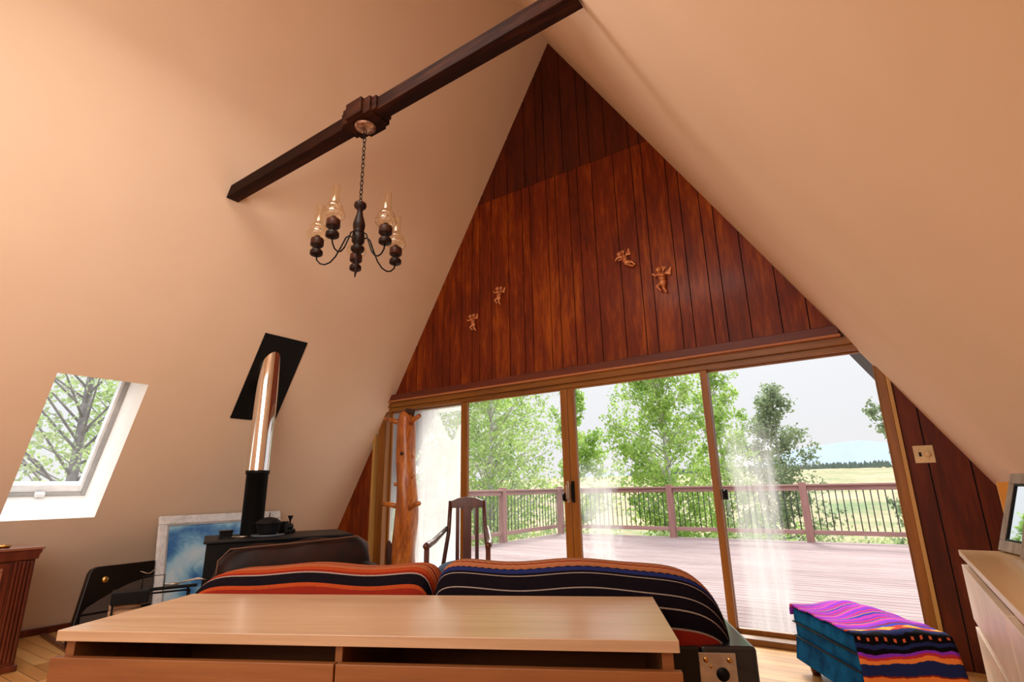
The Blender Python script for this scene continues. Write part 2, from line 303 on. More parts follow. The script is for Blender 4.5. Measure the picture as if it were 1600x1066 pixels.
# ------------------------------------------------------------------ mesh helpers
class MB:
    def __init__(s): s.v = []; s.f = []; s.m = []; s.sm = []; s.uv = {}; s.mi = 0
    def add(s, vs, fs, smooth=False, xf=None):
        o = len(s.v)
        if xf is not None: vs = [xf @ Vector(p) for p in vs]
        s.v += [tuple(p) for p in vs]
        for f in fs: s.f.append(tuple(i+o for i in f)); s.m.append(s.mi); s.sm.append(smooth)
        return s
    def box(s, x0, x1, y0, y1, z0, z1, xf=None):
        return s.add([(x0, y0, z0), (x1, y0, z0), (x1, y1, z0), (x0, y1, z0), (x0, y0, z1), (x1, y0, z1), (x1, y1, z1), (x0, y1, z1)],
                     [(0, 3, 2, 1), (4, 5, 6, 7), (0, 1, 5, 4), (1, 2, 6, 5), (2, 3, 7, 6), (3, 0, 4, 7)], False, xf)
    def prism(s, pts, axis, a, b_, xf=None):  # polygon pts in the two other axes, extruded along axis
        n = len(pts)
        def P(p, t):
            if axis == 'y': return (p[0], t, p[1])
            if axis == 'x': return (t, p[0], p[1])
            return (p[0], p[1], t)
        return s.add([P(p, a) for p in pts] + [P(p, b_) for p in pts],
                     [tuple(range(n))[::-1], tuple(range(n, 2*n))] + [(i, (i+1) % n, n+(i+1) % n, n+i) for i in range(n)], False, xf)
    def lathe(s, prof, seg=24, xf=None, cap=True, smooth=True):
        vs = []; fs = []
        for r, z in prof:
            for k in range(seg):
                a = 2*PI*k/seg; vs.append((r*math.cos(a), r*math.sin(a), z))
        for i in range(len(prof)-1):
            for k in range(seg):
                k2 = (k+1) % seg; fs.append((i*seg+k, i*seg+k2, (i+1)*seg+k2, (i+1)*seg+k))
        if cap:
            fs.append(tuple(range(seg))[::-1]); n = (len(prof)-1)*seg; fs.append(tuple(range(n, n+seg)))
        return s.add(vs, fs, smooth, xf)
    def tube(s, pts, rad, seg=8, xf=None, closed=False, wob=None):
        pts = [Vector(p) for p in pts]; n = len(pts)
        rr = rad if isinstance(rad, (list, tuple)) else [rad]*n
        vs = []; fs = []; up = None
        for i, p in enumerate(pts):
            if closed: t = pts[(i+1) % n]-pts[i-1]
            else: t = pts[min(i+1, n-1)]-pts[max(i-1, 0)]
            t.normalize()
            if up is None: up = t.orthogonal().normalized()
            up = (up - t*up.dot(t)); up = up.normalized() if up.length > 1e-6 else t.orthogonal().normalized()
            w = t.cross(up)
            for k in range(seg):
                a = 2*PI*k/seg; r = rr[i]*(wob(i, k) if wob else 1)
                vs.append(p+up*(r*math.cos(a))+w*(r*math.sin(a)))
        m = n if closed else n-1
        for i in range(m):
            j = (i+1) % n
            for k in range(seg):
                k2 = (k+1) % seg; fs.append((i*seg+k, i*seg+k2, j*seg+k2, j*seg+k))
        if not closed: fs += [tuple(range(seg))[::-1], tuple(range((n-1)*seg, n*seg))]
        return s.add(vs, fs, True, xf)
    def ell(s, c, r, xf=None, seg=14, rings=8, rot=None):
        M = Matrix.Translation(c) @ (rot.to_4x4() if rot else Matrix.Identity(4))
        if xf is not None: M = xf @ M
        vs = [(0, 0, -r[2])]; fs = []
        for i in range(1, rings):
            t = PI*i/rings-PI/2
            for k in range(seg):
                a = 2*PI*k/seg; vs.append((r[0]*math.cos(t)*math.cos(a), r[1]*math.cos(t)*math.sin(a), r[2]*math.sin(t)))
        vs.append((0, 0, r[2])); L_ = len(vs)-1
        for k in range(seg):
            k2 = (k+1) % seg; fs.append((0, 1+k2, 1+k)); fs.append((L_, L_-seg+k, L_-seg+k2))
            for i in range(rings-2): fs.append((1+i*seg+k, 1+i*seg+k2, 1+(i+1)*seg+k2, 1+(i+1)*seg+k))
        return s.add(vs, fs, True, M)
    def grid(s, fn, nu, nv, smooth=True, uv=True, closev=False):
        o = len(s.v); vs = []; fs = []
        for i in range(nu+1):
            for j in range(nv+1): vs.append(fn(i/nu, j/nv))
        f0 = len(s.f)
        for i in range(nu):
            for j in range(nv):
                a = i*(nv+1)+j; fs.append((a, a+nv+1, a+nv+2, a+1))
        s.add(vs, fs, smooth)
        if uv:
            for i in range(nu):
                for j in range(nv):
                    s.uv[f0+i*nv+j] = [(i/nu, j/nv), ((i+1)/nu, j/nv), ((i+1)/nu, (j+1)/nv), (i/nu, (j+1)/nv)]
        return s
    def obj(s, name, mats, parent=None, bevel=0, loc=None, rz=0, mods=None, label=None, cat=None, group=None, kind=None, segs=2):
        me = bpy.data.meshes.new(name); me.from_pydata(s.v, [], s.f)
        mats = mats if isinstance(mats, (list, tuple)) else [mats]
        for m in mats: me.materials.append(m)
        me.polygons.foreach_set('material_index', s.m); me.polygons.foreach_set('use_smooth', s.sm)
        if s.uv:
            ul = me.uv_layers.new(name='UVMap')
            for fi, uvs in s.uv.items():
                for li, q in zip(me.polygons[fi].loop_indices, uvs): ul.data[li].uv = q
        me.update()
        o = bpy.data.objects.new(name, me); COL.objects.link(o)
        if parent: o.parent = parent
        if loc: o.location = loc
        if rz: o.rotation_euler.z = rz
        if bevel:
            bm = o.modifiers.new('bevel', 'BEVEL'); bm.width = bevel; bm.segments = segs; bm.limit_method = 'ANGLE'; bm.angle_limit = R(40)
        for t, kw in (mods or []):
            md = o.modifiers.new(t.lower(), t)
            for k, v in kw.items(): setattr(md, k, v)
        if label: o['label'] = label
        if cat: o['category'] = cat
        if group: o['group'] = group
        if kind: o['kind'] = kind
        return o
def thing(name, label, cat, loc=(0, 0, 0), rz=0, group=None, kind=None, rot=None):
    o = bpy.data.objects.new(name, None); COL.objects.link(o); o.location = loc; o.rotation_euler = rot or (0, 0, rz)
    o.empty_display_size = .1
    if label: o['label'] = label
    if cat: o['category'] = cat
    if group: o['group'] = group
    if kind: o['kind'] = kind
    return o
T = Matrix.Translation
def RX(a): return Matrix.Rotation(a, 4, 'X')
def RY(a): return Matrix.Rotation(a, 4, 'Y')
def RZ(a): return Matrix.Rotation(a, 4, 'Z')

# ------------------------------------------------------------------ room shell
AX, AZ, TT, D = -2.368, 5.889, .5907, 4.3      # ridge x, ridge height, half-width per metre of drop, end wall y
Y0, Y1 = -3.2, 5.07
def zr(x): return AZ-abs(x-AX)/TT
dn = math.hypot(TT, 1); 
def roof(side, name, holes=None):
    dx, dz = side*TT/dn, -1/dn                # down-slope direction
    nx, nz = side/dn, TT/dn                   # outward normal
    TH = .42
    def P(y, s, t): return (AX+dx*s+nx*t, y, AZ+dz*s+nz*t)
    ys = [Y0, 1.22, 1.80, D+.06, Y1] if side < 0 else [Y0, D+.06, Y1]
    ss = [0, 4.63, 5.80, 6.92] if side < 0 else [0, 6.92]
    mb = MB()
    for i in range(len(ys)-1):
        for j in range(len(ss)-1):
            if side < 0 and i == 1 and j == 1: continue
            mb.mi = 1 if ys[i] > D else 0
            q = [P(ys[i], ss[j], 0), P(ys[i+1], ss[j], 0), P(ys[i+1], ss[j+1], 0), P(ys[i], ss[j+1], 0)]
            mb.add(q, [(0, 1, 2, 3)] if side > 0 else [(3, 2, 1, 0)])
            q = [P(ys[i], ss[j], TH), P(ys[i+1], ss[j], TH), P(ys[i+1], ss[j+1], TH), P(ys[i], ss[j+1], TH)]
            mb.mi = 1; mb.add(q, [(3, 2, 1, 0)] if side > 0 else [(0, 1, 2, 3)])
    mb.mi = 2
    mb.add([P(Y1, 0, 0), P(Y1, ss[-1], 0), P(Y1, ss[-1], TH), P(Y1, 0, TH)], [(0, 1, 2, 3)])
    mb.mi = 1
    mb.add([P(Y0, 0, 0), P(Y0, ss[-1], 0), P(Y0, ss[-1], TH), P(Y0, 0, TH)], [(3, 2, 1, 0)])
    mb.add([P(Y0, ss[-1], 0), P(Y1, ss[-1], 0), P(Y1, ss[-1], TH), P(Y0, ss[-1], TH)], [(0, 1, 2, 3)])
    if side < 0:                               # white lined skylight well
        mb.mi = 3
        a, b_, c, d = (1.22, 4.63), (1.80, 4.63), (1.80, 5.80), (1.22, 5.80)
        for p, q in ((a, b_), (b_, c), (c, d), (d, a)):
            mb.add([P(*p, 0), P(*q, 0), P(*q, TH), P(*p, TH)], [(0, 1, 2, 3)])
    mb.obj(name, [plaster, eave_mat, eave_edge, white_paint], kind='structure')
    return P
PL = roof(-1, 'wall_left'); PR = roof(1, 'wall_right')
MB().box(-6.3, 1.6, Y0, D+.1, -.06, 0).obj('floor', floor_m, kind='structure')
MB().prism([(-6.4, -.06), (1.7, -.06), (1.7, 0), (AX, AZ+.1), (-6.4, 0)], 'y', Y0-.1, Y0).obj('wall_back', plaster, kind='structure')
# end wall: grooved boards in two tiers
low = [-4.89, -4.433, -4.259, -4.02, -3.863, -3.757, -3.603, -3.448, -3.343, -3.184, -2.955, -2.772, -2.672, -2.461, -2.355, -2.2, -2.1, -1.94, -1.71, -1.528, -1.425, -1.215, -1.119, -.962, -.861, -.69, -.477, -.299, .02]
upg = [-3.5, -3.3, -3.133, -2.954, -2.722, -2.566, -2.469, -2.25, -2.058, -1.949, -1.774, -1.538, -1.435, -1.23, -1.0]
SEAM, HZ = 4.18, 2.05
wl = MB()
def board(mb, x0, x1, z0, z1, y0=D, y1=D+.014, g=.004):
    x0 += g; x1 -= g
    xs = sorted([x0, x1] + ([AX] if x0 < AX < x1 else []))
    # split where the roof line crosses the top
    for side in (-1, 1):
        xc = AX+side*TT*(AZ-z1)
        if x0 < xc < x1: xs.append(xc)
        xc = AX+side*TT*(AZ-z0)
        if x0 < xc < x1: xs.append(xc)
    xs = sorted(set(xs))
    top = [(x, min(z1, zr(x)+.02)) for x in xs if zr(x)+.02 > z0]
    if len(top) < 2: return
    pts = [(top[0][0], z0), (top[-1][0], z0)] + top[::-1]
    mb.prism(pts, 'y', y1, y0)
wl.mi = 0
for a, b_ in zip(low[1:-1], low[2:]): board(wl, a, b_, HZ, SEAM)
board(wl, -4.7, low[1], HZ, SEAM)
wl.mi = 1
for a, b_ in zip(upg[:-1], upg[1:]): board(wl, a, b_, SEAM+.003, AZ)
wl.mi = 0
lw_ = [-5.84, -5.6, -5.42, -5.258, -5.148, -4.934, -4.89]
for a, b_ in zip(lw_[:-1], lw_[1:]): board(wl, a, b_, 0, HZ)
wl.mi = 1
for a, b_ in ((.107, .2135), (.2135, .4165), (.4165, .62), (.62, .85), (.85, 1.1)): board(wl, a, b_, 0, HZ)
wl.mi = 2
board(wl, -4.8, .02, HZ, AZ, D+.014, D+.12, 0); board(wl, -5.86, -4.89, 0, HZ, D+.014, D+.12, 0); board(wl, .107, 1.12, 0, HZ, D+.014, D+.12, 0)
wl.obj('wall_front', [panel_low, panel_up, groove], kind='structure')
# header trim
h = MB(); h.box(-4.70, -.128, D-.055, D, 2.058, 2.125); h.obj('trim_1', trim_dark, kind='structure', bevel=.004)
h = MB(); h.box(-4.70, -.12, D-.068, D, 2.040, 2.058); h.obj('trim_2', trim_lip, kind='structure', bevel=.004)
h = MB(); h.prism([(-4.70, 1.985), (-.05, 1.985), (-.09, 2.04), (-4.67, 2.04)], 'y', D+.10, D-.03)
h.prism([(-4.72, 1.943), (-.03, 1.943), (-.05, 1.985), (-4.70, 1.985)], 'y', D+.10, D)
h.obj('trim_3', frame_wood_x, kind='structure', bevel=.003)
# jambs and sill
MB().prism([(.036, 0), (.084, 0), (.084, 1.74), (.036, 1.82)], 'y', D+.10, D-.02).obj('trim_4', frame_wood, kind='structure', bevel=.003)
MB().prism([(.084, 0), (.107, 0), (.107, 1.70), (.084, 1.74)], 'y', D+.05, D-.035).obj('trim_5', strip_wood, kind='structure', bevel=.003)
MB().prism([(-4.82, 0), (-4.70, 0), (-4.70, 1.95), (-4.82, 1.74)], 'y', D+.10, D-.02).obj('trim_6', frame_wood, kind='structure', bevel=.003)
MB().prism([(-4.89, 0), (-4.845, 0), (-4.845, 1.70), (-4.89, 1.62)], 'y', D+.05, D-.04).obj('trim_7', strip_wood, kind='structure', bevel=.003)
MB().box(-4.82, .107, D-.06, D+.12, 0, .042).obj('trim_8', frame_wood_x, kind='structure', bevel=.006)
MB().box(-5.83, -5.79, Y0+.05, D-.01, 0, .05).obj('baseboard_left', cherry, kind='structure', bevel=.004)
# sliding door panels
def door(idx, x0, x1, y, sl, sr, gm, clip=False, handles=()):
    e = thing(f'door_{idx}', None, None, ((x0+x1)/2, y, 0.042), kind='structure'); cx = (x0+x1)/2
    z0, z1 = 0.0, 1.943-.042
    f = MB(); w = .035
    if clip: f.prism([(x1-cx-sr, z0), (x1-cx, z0), (x1-cx, z1-.2), (x1-cx-sr, z1-.1)], 'y', .018, -.018)
    else: f.box(x1-cx-sr, x1-cx, -.018, .018, z0, z1)
    f.box(x0-cx, x0-cx+sl, -.018, .018, z0, z1)
    f.box(x0-cx+sl, x1-cx-sr, -.018, .018, z0, z0+.03); f.box(x0-cx+sl, x1-cx-sr, -.018, .018, z1-.012, z1)
    f.obj('door_frame', frame_wood, e, .003)
    g = MB(); g.add([(x0-cx+sl, 0, z0+.03), (x1-cx-sr, 0, z0+.03), (x1-cx-sr, 0, z1-.012), (x0-cx+sl, 0, z1-.012)], [(0, 1, 2, 3)])
    # the pane keeps room coordinates so its fog sits where it is seen
    go = MB().add([(x0+sl, 0, z0+.072), (x1-sr, 0, z0+.072), (x1-sr, 0, 1.931), (x0+sl, 0, 1.931)], [(0, 1, 2, 3)]).obj('glass_pane', gm, e)
    go.location = (-cx, 0, -.042)
    for hx, hz, hh, mat_, hw in handles:
        hb = MB(); hb.box(hx-cx-hw, hx-cx+hw, -.032, -.018, hz-hh-.042, hz+hh-.042)
        hb.tube([(hx-cx, -.035, hz-hh*.8-.042), (hx-cx, -.06, hz-hh*.6-.042), (hx-cx, -.06, hz+hh*.6-.042), (hx-cx, -.035, hz+hh*.8-.042)], .006)
        hb.obj('handle', mat_, e, .003)
door(1, -4.70, -3.60, D+.075, .02, .02, glass_fog)
door(2, -3.605, -2.3395, D+.03, .085, .07, glass_clear, handles=((-2.362, 1.02, .09, brushed, .012), (-2.398, .975, .035, black, .014)))
door(3, -2.3345, -1.07, D+.03, .07, .052, glass_smudge, handles=((-2.312, 1.02, .09, black, .012),))
door(4, -1.11, .036, D+.075, .04, .012, glass_streak, handles=((-1.045, .985, .037, black, .018),))
# skylight window (outer end of the well)
sk = thing('window_1', None, None, PL(1.51, 5.2, .40), kind='structure')
def skbox(y0, y1, s0, s1, t0, t1):
    pts = [Vector(PL(y, s, t))-Vector(sk.location) for y in (y0, y1) for s in (s0, s1) for t in (t0, t1)]
    return pts, [(0, 1, 3, 2), (4, 6, 7, 5), (0, 4, 5, 1), (2, 3, 7, 6), (0, 2, 6, 4), (1, 5, 7, 3)]
fb = MB()
for q in ((1.22, 1.25, 4.63, 5.8), (1.77, 1.80, 4.63, 5.8), (1.25, 1.77, 4.63, 4.66), (1.25, 1.77, 5.77, 5.8)):
    fb.add(*skbox(*q, .33, .42))
fb.obj('window_frame', grey_vinyl, sk, .004)
fb = MB()
for q in ((1.25, 1.275, 4.66, 5.77), (1.745, 1.77, 4.66, 5.77), (1.275, 1.745, 4.66, 4.69), (1.275, 1.745, 5.71, 5.77)):
    fb.add(*skbox(*q, .345, .41))
fb.obj('sash', white_vinyl, sk, .004)
q, f_ = skbox(1.26, 1.76, 4.67, 5.75, .38, .384)
MB().add(q, f_).obj('glass_pane', glass_clear, sk)
lp, lf = skbox(1.46, 1.52, 5.755, 5.785, .29, .33)
MB().add(lp, lf).obj('latch', white_vinyl, sk, .003)

# ------------------------------------------------------------------ beam with boss + chandelier
bm_ = thing('ceiling_beam', 'dark wooden tie beam crossing under the sloped ceiling, carrying the chandelier', 'beam', (AX, 1.85, 3.28))
xe = TT*(AZ-3.30)
MB().prism([(-xe, 0), (xe, 0), (xe-.055, .09), (-xe+.055, .09)], 'y', -.048, .048).obj('beam_timber', beam_wood, bm_, .004)
bb = MB(); bx0 = .03
bb.box(bx0-.125, bx0+.125, -.083, .083, -.016, .095); bb.box(bx0-.16, bx0+.16, -.065, .065, -.005, .093); bb.box(bx0-.07, bx0+.07, -.105, .105, -.010, .10)
bb.obj('boss_block', beam_wood, bm_, .004)
ch = thing('chandelier', 'five-arm dark turned-wood chandelier with clear oil-lamp chimneys on a chain', 'chandelier', (-2.34, 1.85, 3.26))
Z = lambda z: z-3.26
MB().lathe([(.0, Z(3.258)), (.066, Z(3.258)), (.066, Z(3.25)), (.05, Z(3.238)), (.02, Z(3.228)), (.0, Z(3.226))], cap=False).obj('canopy', plain('aged_copper', (.55, .34, .22), .35, .7, (.2, .09, .06), 30), ch)
cb = MB(); nl = 17; zz = 3.232
for i in range(nl):
    c = zz - i*.0302; pts = []
    for k in range(12):
        a = 2*PI*k/12; pts.append((.0095*math.cos(a), 0, .019*math.sin(a)))
    cb.tube(pts, .0026, 6, T((0, 0, Z(c-.014))) @ RZ(PI/2*(i % 2)+.3), True)
cb.obj('chain', black, ch)
MB().lathe([(0, Z(2.726)), (.020, Z(2.726)), (.034, Z(2.718)), (.037, Z(2.703)), (.033, Z(2.69)), (.019, Z(2.678)), (.016, Z(2.665)), (.020, Z(2.64)), (.031, Z(2.60)), (.036, Z(2.575)), (.033, Z(2.55)), (.026, Z(2.54)), (.033, Z(2.535)), (.033, Z(2.525)), (.027, Z(2.52)),
            (.036, Z(2.51)), (.037, Z(2.47)), (.033, Z(2.462)), (.022, Z(2.447)), (.022, Z(2.437)), (.038, Z(2.432)), (.039, Z(2.415)), (.030, Z(2.402)), (.010, Z(2.392)), (.007, Z(2.37)), (.012, Z(2.355)), (.006, Z(2.335)), (.008, Z(2.30)), (.003, Z(2.265)), (0, Z(2.263))], cap=False).obj('column', turned, ch)
arm_src = []
for k in range(5):
    a = R(-1+72*k); M = RZ(a)
    arm = MB().tube([(M @ Vector(p)) for p in [(.030, 0, Z(2.495)), (.055, 0, Z(2.507)), (.072, 0, Z(2.495)), (.095, 0, Z(2.44)), (.125, 0, Z(2.375)), (.155, 0, Z(2.338)), (.185, 0, Z(2.325)), (.212, 0, Z(2.332)), (.232, 0, Z(2.355)), (.238, 0, Z(2.388))]], .0045, 8).obj('arm', black, ch)
    B = M @ T((.238, 0, 0))
    MB().lathe([(0, Z(2.385)), (.030, Z(2.385)), (.036, Z(2.39)), (.036, Z(2.41)), (.028, Z(2.42)), (.014, Z(2.428)), (.014, Z(2.436)), (.030, Z(2.44)), (.030, Z(2.447)), (0, Z(2.447))], xf=B, cap=False).obj('candle_cup', turned, arm)
    MB().lathe([(0, Z(2.447)), (.037, Z(2.447)), (.038, Z(2.455)), (.037, Z(2.485)), (.034, Z(2.49)), (.016, Z(2.495)), (.014, Z(2.508)), (0, Z(2.51))], xf=B, cap=False).obj('burner', wood('burner_wood%d' % k, (.02, .006, .004), (.03, .008, .004), (.08, .02, .008), 'X', .4, 8, spec=.2) if k == 0 else MATS['burner_wood0'], arm)
    MB().lathe([(.034, Z(2.489)), (.050, Z(2.497)), (.061, Z(2.513)), (.059, Z(2.530)), (.046, Z(2.540)), (.045, Z(2.545)), (.049, Z(2.558)), (.044, Z(2.572)), (.030, Z(2.586)), (.0255, Z(2.60)), (.024, Z(2.65)), (.0255, Z(2.705))], 24, B, cap=False).obj('glass_chimney', lampglass, arm)

# ------------------------------------------------------------------ stove, pipe, roof plate and what stands on it
sp_ = [PL(2.533, 3.86+s0, -.006) for s0 in (0,)]
rp_ = MB()
def plpt(y, z, t):  # point on left roof plane at height z
    s = (AZ-z)*dn; return PL(y, s, t)
q = [plpt(2.533, 2.445, -.008), plpt(2.965, 2.445, -.008), plpt(2.965, 1.72, -.008), plpt(2.533, 1.72, -.008), plpt(2.533, 2.445, -.0005), plpt(2.965, 2.445, -.0005), plpt(2.965, 1.72, -.0005), plpt(2.533, 1.72, -.0005)]
rp_.add(q, [(0, 1, 2, 3), (7, 6, 5, 4), (0, 4, 5, 1), (1, 5, 6, 2), (2, 6, 7, 3), (3, 7, 4, 0)])
rp_.obj('flue_plate', black, label='black sheet-metal plate on the sloped wall where the stovepipe passes through', cat='metal plate')
SX, SY, SR, SZ = -4.293, 2.17, R(63), .715
sv = thing('wood_stove', 'black box-shaped wood stove with a tall stovepipe, standing behind the striped sofa', 'stove', (SX, SY, 0), SR)
s = MB(); s.box(.02, 1.08, .02, .68, .12, SZ-.02); s.obj('firebox', black, sv, .008)
s = MB(); s.box(0, 1.1, 0, .70, SZ-.02, SZ); s.obj('top_plate', iron, sv, .006)
for lx in (.05, .99):
    for ly in (.05, .6): MB().box(lx, lx+.06, ly, ly+.05, 0, .12).obj('leg', black, sv, .004)
s = MB(); s.box(.2, .9, -.005, .02, .2, .6); s.obj('door', iron, sv, .005)
inv = (T((SX, SY, 0)) @ RZ(SR)).inverted()
pc = inv @ Vector((-4.57, 2.70, 0))
MB().lathe([(.085, SZ), (.089, SZ+.01), (.089, 1.215), (.096, 1.218), (.098, 1.248), (.0, 1.249)], 32, T(pc), cap=False).obj('black_pipe', black, sv)
MB().lathe([(.098, 1.249), (.098, 2.33)], 40, T(pc), cap=False).obj('chrome_pipe', chrome, sv)
pt = thing('iron_pot', 'lidded cast-iron pot with a ring base, standing on the stove before the pipe', 'pot', (-4.31, 2.69, SZ+.014))
MB().lathe([(0, .0), (.068, .0), (.082, .02), (.092, .07), (.096, .082), (.105, .088), (.105, .094), (.09, .095), (0, .095)], 32, cap=False).obj('bowl', iron, pt)
l_ = MB(); l_.lathe([(.094, .095), (.085, .108), (.06, .125), (.03, .134), (0, .136)], 32, cap=False)
rr = random.Random(3)
for i in range(26):
    a = rr.uniform(0, 6.28); r_ = rr.uniform(.02, .08); l_.ell((r_*math.cos(a), r_*math.sin(a), .130-r_*.35), (.014, .007, .006), rot=Matrix.Rotation(a*2, 3, 'Z'), seg=6, rings=4)
l_.tube([(0, 0, .13), (.004, 0, .15), (.0, .004, .17)], .004, 6)
l_.obj('lid', iron, pt)
MB().lathe([(0, 0), (.12, 0), (.128, .006), (.128, .013), (.115, .0125), (0, .0125)], 32, cap=False).obj('trivet', plate_blue, None, loc=(-4.31, 2.69, SZ+.001), label='blue-grey round trivet plate under the iron pot on the stove', cat='trivet')
tn = thing('toy_locomotive', 'small black cast-iron toy locomotive with flared smokestack on the stove', 'figurine', (-4.42, 2.94, SZ), R(110))
t_ = MB(); t_.lathe([(0, -.06), (.024, -.06), (.026, .05), (0, .055)], 16, T((0, 0, .055)) @ RY(PI/2), cap=False); t_.box(-.075, -.03, -.028, .028, .02, .095); t_.box(-.08, -.025, -.032, .032, .095, .102); t_.box(-.075, .06, -.025, .025, .018, .032)
t_.prism([(.055, .005), (.095, .005), (.055, .035)], 'y', -.024, .024)
t_.obj('body', black, tn, .002)
MB().lathe([(.007, .078), (.007, .105), (.022, .14), (.022, .146), (.006, .142)], 14, T((.03, 0, 0))).obj('smokestack', black, tn)
MB().lathe([(.009, .078), (.010, .095), (.004, .104), (0, .105)], 12, T((-.005, 0, 0)), cap=False).obj('dome', black, tn)
for wx in (-.06, -.02, .02, .05):
    for wy in (-.03, .03): MB().lathe([(.018, -.004), (.018, .004)], 14, T((wx, wy, .018)) @ RX(PI/2)).obj('wheel', black, tn)
tin = thing('tin_box', 'small black tin box with a flat lid on the left of the stove top', 'box', (-4.53, 2.46, SZ+.001), R(70))
MB().box(-.045, .045, -.035, .035, 0, .042).obj('body', black, tin, .003); MB().box(-.05, .05, -.04, .04, .042, .055).obj('lid', dark_gloss, tin, .003)
for i, (x, y, a, l_, lab) in enumerate([(-4.40, 2.40, .4, .12, 'thin iron stove tool lying nearest the tin box on the stove top'), (-4.385, 2.50, .9, .10, 'thin iron stove tool lying between the tin box and the iron pot'), (-4.42, 2.54, 1.5, .08, 'shortest thin iron stove tool lying left of the iron pot')]):
    t_ = MB(); t_.tube([(-l_/2, 0, .006), (l_*.3, 0, .007), (l_/2, .012, .006)], .006, 6); t_.lathe([(.005, 0), (.012, .003), (.012, .010), (.004, .012)], 10, T((-l_/2, 0, 0)))
    t_.obj('stove_tool', brushed if i == 1 else iron, None, loc=(x, y, SZ), rz=a, label=lab, cat='tool', group='stove tools on the stove top')

# dark leather loveseat in front of the stove
lv = thing('loveseat', 'low dark brown leather loveseat with rounded back, between the stove and the striped sofa', 'loveseat', (-4.225, 2.22, 0), SR)
def rbox(x0, x1, y0, y1, z0, z1): return MB().box(x0, x1, y0, y1, z0, z1)
rbox(0, 1.14, -.78, -.02, .06, .30).obj('base', leather, lv, .03, segs=3)
MB().grid(lambda u, v: (lambda s, a: (.57+.57*s, -.125+.105*max(.05, (1-abs(s)**6))**(1/3)*math.cos(a)*(1 if True else 1), .30+(.40+.025*s+.010*math.sin(s*9))*max(.03, (1-abs(max(s, -.2) if s > 0 else s)**7))**(1/4)*(max(0, math.sin(a))**.45 if math.sin(a) > 0 else 0)))(2*u-1, PI*v), 40, 20).obj('backrest', leather, lv, mods=[('SUBSURF', {'levels': 1, 'render_levels': 1})])
for nm, q in (('seat_cushion', (.12, .6, -.78, -.22)), ('seat_cushion', (.6, 1.08, -.78, -.22))): rbox(*q, .30, .43).obj(nm, leather, lv, .04, segs=4)
for q in ((0, .13), (1.01, 1.14)): rbox(*q, -.78, -.1, .06, .52).obj('armrest', leather, lv, .05, segs=4)
MB().tube([(.02, -.235, .3), (.03, -.23, .60), (.10, -.2, .672), (.6, -.2, .69), (1.0, -.2, .712), (1.08, -.215, .66), (1.11, -.235, .45)], .006, 6).obj('piping', plain('tan_piping', (.14, .06, .03), .6), lv)

# ------------------------------------------------------------------ things along the left wall
pic = thing('framed_painting', 'blue abstract painting in a wide silver frame leaning on the sloped wall behind the stove', 'painting', (-5.17, 2.835, 0), 0, rot=(0, -R(8), 0))
W_, H_ = .575, .885
f = MB()
for q in ((-W_, W_, H_-.075, H_), (-W_, W_, 0, .075), (-W_, -W_+.075, .075, H_-.075), (W_-.075, W_, .075, H_-.075)): f.box(0, .03, q[0], q[1], q[2], q[3])
f.obj('frame', silver, pic, .012, segs=3)
f = MB()
for q in ((-W_+.07, W_-.07, H_-.085, H_-.07), (-W_+.07, W_-.07, .07, .085), (-W_+.07, -W_+.085, .085, H_-.085), (W_-.085, W_-.07, .085, H_-.085)): f.box(.004, .022, q[0], q[1], q[2], q[3])
f.obj('liner', grey_vinyl, pic)
MB().box(.002, .012, -W_+.08, W_-.08, .08, H_-.08).obj('canvas', painting, pic)
cs = thing('storage_case', 'black flat case with arched grey panel, round brass badge and wing emblem, below the skylight', 'case', (-5.19, 2.1, 0), 0, rot=(0, -R(7), 0))
MB().prism([(-.395, 0), (.15, 0), (.15, .528), (-.26, .525), (-.295, .51), (-.31, .48)], 'x', 0, .06).obj('body', dark_gloss, cs, .008)
c_ = MB(); pts = [(-.33, .20)]+[(-.30+.44*k/12, .24+.16*math.sin(PI/2*k/12)) for k in range(13)]+[(.14, .20)]
c_.prism(pts[::1], 'x', .055, .064); c_.box(.055, .063, -.33, .14, .02, .185); c_.obj('arched_panel', plain('grey_felt', (.055, .038, .030), .8), cs)
MB().lathe([(.0, .012), (.017, .010), (.024, .003), (.024, 0)], 20, T((.06, -.20, .425)) @ RY(PI/2), cap=False).obj('badge', brass, cs)
MB().tube([(.064, .04, .455), (.066, .09, .432), (.066, .115, .430), (.066, .14, .45), (.064, .155, .462)], [.002, .006, .007, .005, .002], 6).obj('wing_emblem', brushed, cs)
RKX, RKY, RKA = -4.43, 1.93, R(68)
rk = thing('firewood_rack', 'black iron rack with a looped wire handle standing before the silver-framed painting', 'rack', (RKX, RKY, 0), RKA)
r_ = MB()
for x in (-.22, .22):
    for y in (-.075, .075): r_.tube([(x, y, 0), (x, y, .40)], .007, 6)
for z in (.06, .262, .40):
    r_.tube([(-.22, -.075, z), (.22, -.075, z), (.22, .075, z), (-.22, .075, z)], .007, 6, closed=True)
for k in range(7): r_.tube([(-.19+k*.063, -.075, .262), (-.19+k*.063, .075, .262)], .004, 5)
r_.obj('frame', black, rk)
MB().box(-.235, -.02, -.085, .085, .345, .425).obj('ash_bin', black, rk, .006)
MB().tube([(-.07, 0, .425), (-.07, 0, .505), (.06, 0, .505), (.06, 0, .40)], .0035, 6).obj('wire_handle', black, rk)
MB().box(-.02, .27, -.02, .02, .408, .425).obj('cross_bar', black, rk, .003)
def rk_at(x, y): return (RKX+x*math.cos(RKA)-y*math.sin(RKA), RKY+x*math.sin(RKA)+y*math.cos(RKA))
t_ = MB()
for sgn in (-1, 1): t_.tube([(-.02, 0, .436), (.05, sgn*.016, .455), (.11, sgn*.022, .465), (.17, sgn*.004, .45)], .005, 6)
